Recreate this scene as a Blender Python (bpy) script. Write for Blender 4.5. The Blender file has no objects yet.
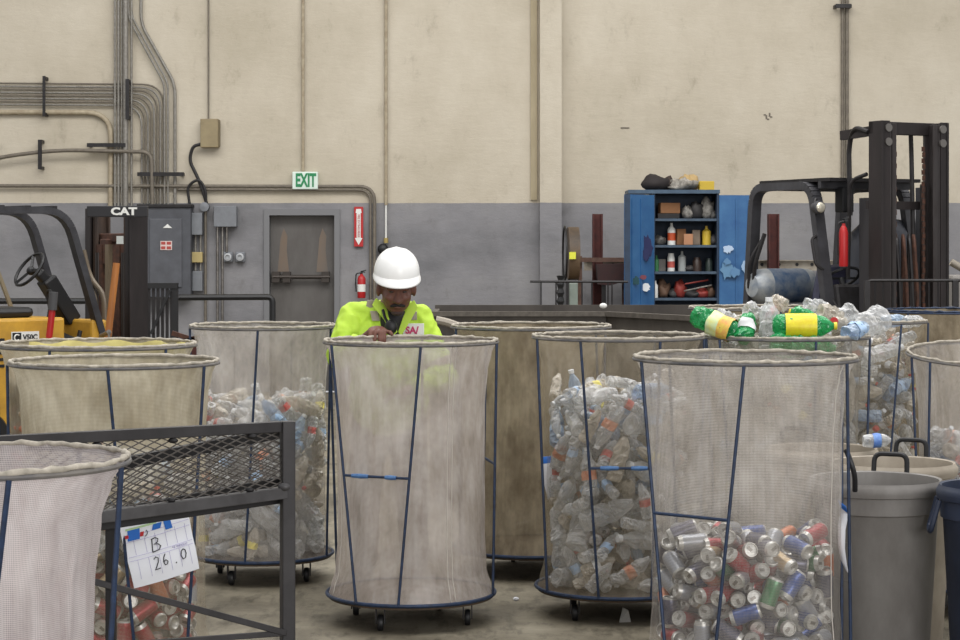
import bpy, bmesh, math, random
from mathutils import Vector, Matrix, Euler, noise
C = bpy.context.scene.collection
PI = math.pi
H = 1.85; F = 2000.0; HY = 250.0
def P(px, py, Y):
    return Vector(((px-480)/F*Y, Y, H-(py-HY)/F*Y))
def XW(px, Y): return (px-480)/F*Y
def ZW(py, Y): return H-(py-HY)/F*Y

# ------------------------------------------------------------ materials
def lin(c):
    def f(v):
        v = v/255.0
        return v/12.92 if v <= .04045 else ((v+.055)/1.055)**2.4
    return (f(c[0]), f(c[1]), f(c[2]), 1)
MATS = {}
def mat(name, col, rough=.6, metal=0.0, noise_amt=.0, nscale=8, col2=None, stretch=(1,1,1), spec=.5, bump=0, nscale2=None, tr=0):
    if name in MATS: return MATS[name]
    m = bpy.data.materials.new(name); m.use_nodes = True
    nt = m.node_tree; b = nt.nodes['Principled BSDF']
    b.inputs['Base Color'].default_value = lin(col)
    b.inputs['Roughness'].default_value = rough; b.inputs['Metallic'].default_value = metal
    b.inputs['Specular IOR Level'].default_value = spec
    if tr: b.inputs['Transmission Weight'].default_value = tr
    if col2:
        tc = nt.nodes.new('ShaderNodeTexCoord'); mp = nt.nodes.new('ShaderNodeMapping')
        mp.inputs['Scale'].default_value = stretch
        nz = nt.nodes.new('ShaderNodeTexNoise'); nz.inputs['Scale'].default_value = nscale
        nz.inputs['Detail'].default_value = 6; nz.inputs['Roughness'].default_value = .65
        rp = nt.nodes.new('ShaderNodeValToRGB')
        rp.color_ramp.elements[0].position = .5-.5*(1-noise_amt)*.5-.02; rp.color_ramp.elements[1].position = .5+.5*(1-noise_amt)*.5+.02
        rp.color_ramp.elements[0].color = lin(col); rp.color_ramp.elements[1].color = lin(col2)
        nt.links.new(tc.outputs['Object'], mp.inputs[0]); nt.links.new(mp.outputs[0], nz.inputs['Vector'])
        nt.links.new(nz.outputs['Fac'], rp.inputs[0]); nt.links.new(rp.outputs[0], b.inputs['Base Color'])
        if bump:
            bp = nt.nodes.new('ShaderNodeBump'); bp.inputs['Strength'].default_value = bump; bp.inputs['Distance'].default_value = .02
            nt.links.new(nz.outputs['Fac'], bp.inputs['Height']); nt.links.new(bp.outputs[0], b.inputs['Normal'])
    MATS[name] = m
    return m

def cloth_mat(name, c1, c2, op=.6, per=.011, weave=.33, tl=.35, low=None):
    """open-weave net: part of each patch is thread, part is hole"""
    m = bpy.data.materials.new(name); m.use_nodes = True; nt = m.node_tree; N = nt.nodes; L = nt.links
    for n in list(N): N.remove(n)
    out = N.new('ShaderNodeOutputMaterial')
    tc = N.new('ShaderNodeTexCoord')
    mp = N.new('ShaderNodeMapping'); mp.inputs['Scale'].default_value = (1, 1, .6)
    nz = N.new('ShaderNodeTexNoise'); nz.inputs['Scale'].default_value = 7; nz.inputs['Detail'].default_value = 7; nz.inputs['Roughness'].default_value = .6
    L.new(tc.outputs['Object'], mp.inputs[0]); L.new(mp.outputs[0], nz.inputs['Vector'])
    rp = N.new('ShaderNodeValToRGB'); rp.color_ramp.elements[0].position = .33; rp.color_ramp.elements[1].position = .66
    rp.color_ramp.elements[0].color = lin(c2); rp.color_ramp.elements[1].color = lin(c1)
    L.new(nz.outputs['Fac'], rp.inputs[0])
    nz2 = N.new('ShaderNodeTexNoise'); nz2.inputs['Scale'].default_value = 38; nz2.inputs['Detail'].default_value = 5
    mp2 = N.new('ShaderNodeMapping'); mp2.inputs['Scale'].default_value = (1, 1, .12)
    L.new(tc.outputs['Object'], mp2.inputs[0]); L.new(mp2.outputs[0], nz2.inputs['Vector'])
    mixc = N.new('ShaderNodeMixRGB'); mixc.blend_type = 'OVERLAY'; mixc.inputs[0].default_value = .32
    L.new(rp.outputs[0], mixc.inputs[1]); L.new(nz2.outputs['Fac'], mixc.inputs[2])
    d = N.new('ShaderNodeBsdfDiffuse'); t = N.new('ShaderNodeBsdfTranslucent')
    L.new(mixc.outputs[0], d.inputs[0]); L.new(mixc.outputs[0], t.inputs[0])
    m1 = N.new('ShaderNodeMixShader'); m1.inputs[0].default_value = tl
    L.new(d.outputs[0], m1.inputs[1]); L.new(t.outputs[0], m1.inputs[2])
    tp = N.new('ShaderNodeBsdfTransparent')
    # weave
    uv = N.new('ShaderNodeUVMap'); sp = N.new('ShaderNodeSeparateXYZ'); L.new(uv.outputs[0], sp.inputs[0])
    def math_(op_, a, b=None):
        n = N.new('ShaderNodeMath'); n.operation = op_
        for i, v in enumerate((a, b)):
            if v is None: continue
            if isinstance(v, (int, float)): n.inputs[i].default_value = v
            else: L.new(v, n.inputs[i])
        return n.outputs[0]
    k = 2*PI/per
    a = math_('SINE', math_('MULTIPLY', math_('ADD', sp.outputs[0], sp.outputs[1]), k))
    b = math_('SINE', math_('MULTIPLY', math_('SUBTRACT', sp.outputs[0], sp.outputs[1]), k))
    w = math_('MULTIPLY', math_('MULTIPLY', a, b), weave)
    if low:
        st = N.new('ShaderNodeMapRange'); st.inputs[1].default_value = low[0]-.12; st.inputs[2].default_value = low[0]+.12; st.inputs[3].default_value = low[1]; st.inputs[4].default_value = op; L.new(sp.outputs[1], st.inputs[0]); op = st.outputs[0]
    op1 = math_('ADD', math_('MULTIPLY', math_('SUBTRACT', nz.outputs['Fac'], .5), .35), op)
    fac = math_('MINIMUM', math_('MAXIMUM', math_('ADD', op1, w), 0.0), 1.0)
    mx = N.new('ShaderNodeMixShader')
    L.new(fac, mx.inputs[0]); L.new(tp.outputs[0], mx.inputs[1]); L.new(m1.outputs[0], mx.inputs[2])
    L.new(mx.outputs[0], out.inputs[0])
    return m

def plastic_film(name, tint, body, fac=.28, rough=.12):
    """thin clear plastic: see-through face on, brighter and glossy at grazing angles"""
    m = bpy.data.materials.new(name); m.use_nodes = True; nt = m.node_tree; N = nt.nodes; L = nt.links
    b = N['Principled BSDF']; out = N['Material Output']
    b.inputs['Base Color'].default_value = lin(body); b.inputs['Roughness'].default_value = rough
    b.inputs['Specular IOR Level'].default_value = .9
    tp = N.new('ShaderNodeBsdfTransparent'); tp.inputs[0].default_value = lin(tint)
    lw = N.new('ShaderNodeLayerWeight'); lw.inputs[0].default_value = .45
    nz = N.new('ShaderNodeTexNoise'); nz.inputs['Scale'].default_value = 22; nz.inputs['Detail'].default_value = 2
    tc = N.new('ShaderNodeTexCoord'); L.new(tc.outputs['Object'], nz.inputs['Vector'])
    bp = N.new('ShaderNodeBump'); bp.inputs['Strength'].default_value = .9; bp.inputs['Distance'].default_value = .02
    L.new(nz.outputs['Fac'], bp.inputs['Height']); L.new(bp.outputs[0], b.inputs['Normal'])
    mu = N.new('ShaderNodeMath'); mu.operation = 'MULTIPLY_ADD'; mu.inputs[1].default_value = .6; mu.inputs[2].default_value = fac; mu.use_clamp = True
    L.new(lw.outputs['Facing'], mu.inputs[0])
    mx = N.new('ShaderNodeMixShader'); L.new(mu.outputs[0], mx.inputs[0]); L.new(tp.outputs[0], mx.inputs[1]); L.new(b.outputs[0], mx.inputs[2])
    L.new(mx.outputs[0], out.inputs[0])
    MATS[name] = m
    return m

# ------------------------------------------------------------ mesh builder
class MB:
    def __init__(s): s.v = []; s.f = []; s.m = []; s.uv = {}
    def add(s, vs, fs, mi=0):
        o = len(s.v); s.v += [Vector(v) for v in vs]
        for f in fs: s.f.append([i+o for i in f]); s.m.append(mi)
        return s
    def box(s, c, d, rot=None, mi=0, taper=1.0):
        c = Vector(c); R = rot.to_matrix() if isinstance(rot, Euler) else (rot or Matrix.Identity(3))
        vs = []
        for z in (-1, 1):
            t = taper if z > 0 else 1
            for x, y in ((-1,-1),(1,-1),(1,1),(-1,1)):
                vs.append(c + R @ Vector((x*d[0]/2*t, y*d[1]/2*t, z*d[2]/2)))
        return s.add(vs, [(3,2,1,0),(4,5,6,7),(0,1,5,4),(1,2,6,5),(2,3,7,6),(3,0,4,7)], mi)
    def bx(s, x0, x1, y0, y1, z0, z1, mi=0):
        return s.box(((x0+x1)/2,(y0+y1)/2,(z0+z1)/2), (abs(x1-x0),abs(y1-y0),abs(z1-z0)), mi=mi)
    def bar(s, a, b, w, h=None, mi=0, up=(0,0,1)):
        a = Vector(a); b = Vector(b); h = h or w
        d = (b-a).normalized(); u = Vector(up)
        if abs(d.dot(u)) > .99: u = Vector((0,1,0))
        x = d.cross(u).normalized(); y = x.cross(d).normalized()
        vs = [p + x*(i*w/2) + y*(j*h/2) for p in (a, b) for i, j in ((-1,-1),(1,-1),(1,1),(-1,1))]
        return s.add(vs, [(0,1,2,3),(7,6,5,4),(0,4,5,1),(1,5,6,2),(2,6,7,3),(3,7,4,0)], mi)
    def tube(s, pts, r, n=8, closed=False, mi=0, cap=True):
        pts = [Vector(p) for p in pts]; N = len(pts)
        if not hasattr(r, '__len__'): r = [r]*N
        vs = []; prev = None
        for i, p in enumerate(pts):
            if closed: t = (pts[(i+1) % N]-pts[i-1]).normalized()
            else: t = (pts[min(i+1, N-1)]-pts[max(i-1, 0)]).normalized()
            if prev is None:
                u = Vector((0,0,1)) if abs(t.z) < .9 else Vector((1,0,0))
                x = t.cross(u).normalized()
            else:
                x = (prev - t*prev.dot(t)).normalized()
            prev = x; y = t.cross(x)
            for k in range(n):
                a = 2*PI*k/n; vs.append(p + x*(math.cos(a)*r[i]) + y*(math.sin(a)*r[i]))
        fs = []
        for i in range(N if closed else N-1):
            j = (i+1) % N
            for k in range(n):
                l = (k+1) % n; fs.append((i*n+k, i*n+l, j*n+l, j*n+k))
        if cap and not closed:
            fs.append(tuple(range(n))[::-1]); fs.append(tuple((N-1)*n+k for k in range(n)))
        return s.add(vs, fs, mi)
    def lathe(s, prof, n=20, M=None, mi=0, mis=None, cap=True, warp=None):
        vs = []; M = M or Matrix.Identity(4)
        for r, z in prof:
            for k in range(n):
                a = 2*PI*k/n; v = Vector((r*math.cos(a), r*math.sin(a), z))
                if warp: v = warp(v)
                vs.append(M @ v)
        o = len(s.v); s.v += vs
        for i in range(len(prof)-1):
            for k in range(n):
                l = (k+1) % n
                s.f.append([o+i*n+k, o+i*n+l, o+(i+1)*n+l, o+(i+1)*n+k]); s.m.append(mis[i] if mis else mi)
        if cap:
            if prof[0][0] > 1e-4: s.f.append([o+k for k in range(n)][::-1]); s.m.append(mis[0] if mis else mi)
            if prof[-1][0] > 1e-4: s.f.append([o+(len(prof)-1)*n+k for k in range(n)]); s.m.append(mis[-1] if mis else mi)
        return s
    def ball(s, c, r, rot=None, n=16, m=10, mi=0):
        c = Vector(c); r = r if hasattr(r, '__len__') else (r,r,r); R = rot.to_matrix() if rot else Matrix.Identity(3)
        vs = [c + R @ Vector((0,0,-r[2]))]
        for i in range(1, m):
            t = -PI/2 + PI*i/m
            for k in range(n):
                a = 2*PI*k/n; vs.append(c + R @ Vector((r[0]*math.cos(t)*math.cos(a), r[1]*math.cos(t)*math.sin(a), r[2]*math.sin(t))))
        vs.append(c + R @ Vector((0,0,r[2])))
        fs = [(0, 1+(k+1) % n, 1+k) for k in range(n)]
        for i in range(m-2):
            for k in range(n):
                l = (k+1) % n; fs.append((1+i*n+k, 1+i*n+l, 1+(i+1)*n+l, 1+(i+1)*n+k))
        top = len(vs)-1; b = 1+(m-2)*n
        fs += [(b+k, b+(k+1) % n, top) for k in range(n)]
        return s.add(vs, fs, mi)
    def cyl(s, a, b, r, n=14, mi=0, r2=None):
        return s.tube([a, b], [r, r if r2 is None else r2], n, mi=mi)
    def prism(s, poly, y0, y1, mi=0, axis='y', M=None):
        """extrude a polygon given in (x,z) along y"""
        n = len(poly)
        vs = [Vector((p[0], y, p[1])) for y in (y0, y1) for p in poly]
        if M: vs = [M @ v for v in vs]
        fs = [tuple(range(n)), tuple(range(2*n-1, n-1, -1))]+[(i, i+n, (i+1) % n+n, (i+1) % n) for i in range(n)]
        return s.add(vs, fs, mi)
    def build(s, name, mats, parent=None, smooth=False, off=None, bevel=0, keep=False, sub=0):
        me = bpy.data.meshes.new(name)
        vs = s.v
        if parent is None and not keep:
            xs = [v.x for v in vs]; ys = [v.y for v in vs]; zs = [v.z for v in vs]
            org = Vector(((min(xs)+max(xs))/2, (min(ys)+max(ys))/2, min(zs)))
        elif parent is not None:
            org = Vector((0,0,0)); q = parent
            while q: org += q.location; q = q.parent
        else: org = Vector((0,0,0))
        me.from_pydata([v-org for v in vs], [], s.f)
        mats = mats if isinstance(mats, (list, tuple)) else [mats]
        for m in mats: me.materials.append(m)
        me.polygons.foreach_set('material_index', s.m)
        if smooth:
            me.polygons.foreach_set('use_smooth', [True]*len(me.polygons))
        me.update()
        bm = bmesh.new(); bm.from_mesh(me); bmesh.ops.recalc_face_normals(bm, faces=bm.faces[:]); bm.to_mesh(me); bm.free()
        if smooth and smooth != 'all':
            try: me.set_sharp_from_angle(angle=math.radians(42))
            except Exception: pass
        o = bpy.data.objects.new(name, me); C.objects.link(o)
        if parent is None: o.location = org
        else: o.parent = parent
        if bevel:
            md = o.modifiers.new('bevel', 'BEVEL'); md.width = bevel; md.segments = 2; md.limit_method = 'ANGLE'
        if sub:
            md = o.modifiers.new('sub', 'SUBSURF'); md.levels = sub; md.render_levels = sub
        return o
def tag(o, label, cat=None, group=None, kind=None):
    if label: o['label'] = label
    if cat: o['category'] = cat
    if group: o['group'] = group
    if kind: o['kind'] = kind
    return o
def struct(o): o['kind'] = 'structure'; return o
def thing(name, label, cat, loc=(0,0,0), group=None):
    o = bpy.data.objects.new(name, None); C.objects.link(o); o.location = loc; o.empty_display_size = .1
    return tag(o, label, cat, group)
def arc_pts(pts, rad, n=6):
    """round the inner corners of a polyline"""
    pts = [Vector(p) for p in pts]; out = [pts[0]]
    for i in range(1, len(pts)-1):
        a, b, c = pts[i-1], pts[i], pts[i+1]
        d1 = (a-b); d2 = (c-b); r = min(rad, d1.length*.49, d2.length*.49)
        p0 = b+d1.normalized()*r; p1 = b+d2.normalized()*r
        for k in range(n+1):
            t = k/n; out.append(p0*(1-t)**2 + b*2*t*(1-t) + p1*t*t)
    out.append(pts[-1]); return out
def text(s, size, m, loc, parent=None, name='lettering', rot=(PI/2,0,0), ext=.002, sx=1, bold=0, align='CENTER'):
    cu = bpy.data.curves.new('t', 'FONT'); cu.body = s; cu.size = size; cu.extrude = ext; cu.offset = bold
    cu.align_x = align; cu.align_y = 'CENTER'; cu.resolution_u = 3
    t = bpy.data.objects.new('t', cu); C.objects.link(t)
    bpy.context.view_layer.update()
    me = bpy.data.meshes.new_from_object(t.evaluated_get(bpy.context.evaluated_depsgraph_get()))
    bpy.data.objects.remove(t)
    me.transform(Matrix.Translation(Vector(loc)) @ Euler(rot).to_matrix().to_4x4() @ Matrix.Diagonal((sx,1,1,1)))
    if parent is not None:
        org = Vector((0,0,0)); q = parent
        while q: org += q.location; q = q.parent
        me.transform(Matrix.Translation(-org))
    me.materials.clear(); me.materials.append(m)
    o = bpy.data.objects.new(name, me); C.objects.link(o)
    if parent is not None: o.parent = parent
    return o
SIM_CANS = '0,102,136,30,0,0,50 0,10,-37,16,40,30,0 0,-117,51,16,47,17,0 0,-73,-154,30,0,0,50 0,38,4,34,11,-17,46 0,53,161,16,-47,16,0 0,100,28,32,5,3,50 0,100,-136,16,-40,-30,0 0,-88,92,30,0,0,50 0,68,-14,16,-16,-47,0 0,44,-149,16,15,-48,0 0,-147,-48,16,-49,-12,0 0,-14,91,16,-29,40,0 0,-80,133,16,32,-38,0 0,-2,-169,16,50,-1,0 0,-38,-50,16,30,-40,0 0,103,76,16,20,46,0 0,-134,80,16,47,17,0 0,16,52,33,-36,0,35 0,101,-89,31,-2,-1,-50 0,-150,-82,30,0,0,50 0,-43,147,16,23,-44,0 0,-8,152,16,-24,44,0 0,150,-35,16,19,-46,0 0,-60,52,16,29,-41,0 0,-168,11,16,3,50,0 0,58,154,49,-44,24,2 0,59,94,16,22,45,0 0,60,-65,16,44,-24,0 0,-146,67,48,-27,-41,-10 0,-136,-10,31,2,0,-50 0,-7,-60,48,-3,-49,-8 0,98,-30,16,-16,-47,0 0,30,116,16,27,42,0 0,170,2,29,0,44,-24 0,-10,-10,16,-40,-30,0 0,-96,-42,16,-21,46,0 0,28,-87,16,41,-28,0 0,134,102,44,30,-40,0 0,-117,19,33,21,-28,-36 0,124,-48,32,9,-42,-26 0,27,-50,50,-4,-50,0 0,-42,79,32,-28,41,3 0,58,-160,58,-30,-10,39 0,-120,-101,16,-40,-29,0 0,157,-60,50,-18,-47,-1 0,64,-76,50,-11,46,16 0,-168,-26,56,-3,23,44 0,39,72,52,27,-27,32 0,-48,2,16,-40,-31,0 0,-6,153,50,36,34,-1 0,133,25,16,11,-49,0 0,-11,-136,16,50,-1,0 0,87,-35,49,15,-48,1 0,112,-16,69,24,37,-24 0,-46,-60,48,1,-47,-16 0,-125,116,34,-8,-10,48 0,158,62,30,0,0,50 0,-170,20,63,0,0,-50 0,-12,97,50,-25,-37,22 0,82,87,40,21,45,1 0,-86,32,34,21,-29,-35 0,0,-169,50,50,0,0 0,-24,20,50,-50,4,-1 0,-154,66,81,-20,-45,-9 0,-68,-98,16,-14,48,0 0,83,-119,39,39,-5,31 0,152,28,51,50,5,3 0,41,117,50,36,-35,3 0,-86,-38,52,-31,-21,33 0,-104,134,60,-10,-8,48 0,67,26,44,15,-39,27 0,41,-114,49,15,-48,-1 0,-18,-14,57,-42,6,-26 0,-68,138,49,5,50,-2 0,110,106,74,18,45,12 0,-14,-104,26,46,-7,18 0,131,-51,68,-23,-44,-8 0,-126,-60,45,-25,34,27 0,-104,9,64,0,38,33 0,170,0,79,0,-49,-12 0,-72,16,60,1,-40,-30 0,54,-19,73,-8,46,19 0,8,123,76,18,-45,-11 0,16,-122,70,-19,46,-4 0,-49,-129,49,-24,44,0 0,123,57,60,8,-24,43 0,-46,55,60,-45,14,-18 0,-114,-124,42,32,-29,-26 0,124,-22,106,-41,28,-4 0,58,-92,82,38,32,0 0,-44,22,86,4,44,24 0,-92,-96,59,-31,-11,38 0,24,22,70,-25,-24,36 0,64,-134,81,-32,-10,37 0,116,-104,78,-38,32,1 0,-26,166,74,-45,-7,-21 0,150,72,77,-22,45,0 0,-136,-1,79,-1,50,2 0,92,-126,100,-30,40,0 0,-143,-52,96,45,15,16 0,31,-34,94,-42,-10,-25 0,-41,129,78,-5,33,37 0,164,-46,112,-5,-14,-48 0,-13,-73,82,-44,8,-23 0,-76,154,96,-3,-1,50 0,74,45,74,-34,-33,15 0,-18,-120,58,-25,40,16 0,-25,-48,100,-4,36,-35 0,-68,-79,78,-32,35,-16 0,-84,-145,78,-41,24,-16 0,-104,80,78,-19,44,13 0,94,-51,96,43,-14,22 0,-69,-71,111,49,7,1 0,2,70,82,-40,-4,30 0,146,2,104,33,-14,35 0,83,130,81,23,44,-1 0,-80,-4,85,4,39,31 0,50,-64,102,39,9,30 0,139,-76,100,-14,21,43 0,66,68,102,15,32,-36 0,-11,168,117,-48,-3,-15 0,-11,-153,84,-35,35,3 0,-4,-3,100,-43,11,-23 0,-75,-42,96,-48,2,14 0,-134,-78,77,42,28,0 0,-166,-23,110,-6,43,-25 0,-127,-114,110,-10,13,47 0,-84,110,97,16,15,-45 0,89,8,90,-27,-36,21 0,6,-42,124,8,-39,-30 0,-61,-20,116,24,24,-36 0,-130,-79,110,-49,-10,-2 0,38,152,80,-32,38,8 0,2,-124,100,-31,38,-11 0,-123,62,99,8,36,34 0,148,40,108,49,6,7 0,-52,96,88,8,31,39 0,-56,-131,106,28,27,-31 0,49,-93,120,46,5,19 0,14,44,99,44,10,-22 0,-49,25,126,35,-35,-6 0,96,139,114,-41,28,0 0,84,94,116,32,12,-36 0,-107,-39,135,36,-33,8 0,136,102,127,-7,10,-48 0,-17,118,99,4,40,30 0,-88,48,103,38,30,-13 0,44,98,101,-18,-36,-30 0,122,-120,124,-9,-10,48 0,41,-164,116,30,9,39 0,-34,58,116,-22,28,-36 0,-90,-124,105,28,41,-10 0,38,28,118,19,-29,-36 0,104,-92,125,-4,-6,50 0,-116,2,107,-23,43,10 0,-18,-101,126,49,-3,9 0,-150,57,116,-2,45,22 0,-95,140,141,36,25,25 0,-4,98,122,-39,-31,6 0,36,148,114,38,32,1 0,52,161,147,-48,15,-1 0,83,30,114,-25,-37,22 0,36,75,131,-37,-4,-34 0,137,-100,157,8,11,-48 0,-118,96,132,41,-24,14 0,-124,-32,165,43,-24,11 0,38,-18,136,8,41,-28 0,-74,72,128,-29,-38,16 0,-32,-30,128,23,36,-26 0,-36,-166,120,-17,5,-47 0,2,5,143,2,-33,38 0,78,-58,142,31,-2,-39 0,135,72,108,-48,-7,-11 0,-72,-96,138,12,-46,-16 0,20,27,182,-40,13,-26 0,-136,40,144,32,29,-26 0,-10,-134,130,46,-2,20 0,138,19,134,45,15,16 0,-160,-57,148,7,-20,-45 0,46,129,140,46,-10,-15 0,76,-122,148,10,-4,-49 0,-131,80,158,-38,31,-9 0,34,2,162,-6,39,-30 0,-64,122,134,-29,-24,32 0,-98,-138,144,-39,28,-16 0,-153,4,128,34,-36,-1 0,-4,-58,152,6,38,32 0,-79,4,137,37,12,32 0,94,46,142,-5,46,-19 0,-43,-88,154,8,47,-16 0,-108,22,146,34,34,-15 0,128,-48,142,38,-30,13 0,-18,-130,168,13,39,-28 0,160,-53,182,-16,-47,-6 0,-28,154,144,48,-10,9 0,4,-12,191,8,37,33 0,-170,-1,160,0,42,26 0,-28,24,160,5,49,10 0,86,-18,135,-29,-26,-31 0,-132,-80,148,-39,-31,6 0,-2,67,150,-32,34,19 0,-44,162,174,48,13,9 0,42,-102,152,-37,-29,-18 0,-51,-148,161,-20,-22,40 0,104,111,144,-4,50,6 0,-48,-22,164,-50,4,3 0,15,136,183,-1,-43,25 0,-90,6,170,12,48,8 0,-25,-72,180,17,-46,10 0,6,106,156,-33,32,20 0,86,-32,169,-33,37,5 0,-134,-82,188,33,-27,26 0,-45,59,192,9,-32,38 0,-112,-104,162,40,19,-24 0,142,57,138,48,8,12 0,78,122,169,-15,-43,-21 0,-120,-12,192,36,-28,19 0,-108,128,169,34,28,25 0,153,-14,152,49,-10,1 0,-83,-66,177,15,45,-17 0,76,-154,170,8,3,49 0,-63,4,192,-23,-41,16 0,62,28,154,8,-47,16 0,12,-169,133,-31,-1,-39 0,-92,-124,178,-38,-11,31 0,30,-61,154,0,27,42 0,139,38,165,46,13,15 0,-38,104,146,30,35,-20 0,102,-122,183,8,10,-48 0,132,70,167,47,14,9 0,2,-170,172,31,0,39 0,-167,-34,208,-2,5,50 0,26,-42,198,45,18,-11 0,52,-86,194,-33,32,-20 0,122,-66,182,-14,-19,-44 0,47,128,178,-15,-44,-18 0,22,70,174,32,-34,-19 0,-97,-100,221,36,-16,-31 0,-163,47,180,11,34,-35 0,154,8,176,-49,-1,9 0,-53,124,178,-43,-17,20 0,30,-140,171,-47,16,6 0,17,-96,173,-28,29,-30 0,90,10,187,42,-12,-24 0,-13,66,202,23,-34,-28 0,82,56,170,5,-46,19 0,-100,92,176,-43,12,22 0,-24,110,194,21,38,26 0,-60,-108,194,-10,-47,13 0,-170,0,220,0,5,50 0,168,12,210,3,-44,24 0,-80,56,175,-33,15,34 0,-28,18,220,-40,-29,5 0,84,-72,184,-13,42,24 0,-36,-164,206,47,-10,-13 0,128,51,194,-45,-18,-12 0,-33,-113,213,0,-50,0 0,-37,-17,196,24,42,-13 0,-98,102,212,-8,-49,6 0,134,-23,192,30,19,35 0,-70,72,208,-5,-44,23 0,45,52,205,-50,6,-3 0,-116,32,189,33,-3,38 0,2,-108,205,-27,-18,-38 0,38,-148,203,-12,47,13 0,113,102,179,25,39,-19 0,-120,-54,202,40,-25,17 0,66,93,191,32,34,18 0,82,-140,224,-46,-16,-13'
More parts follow.
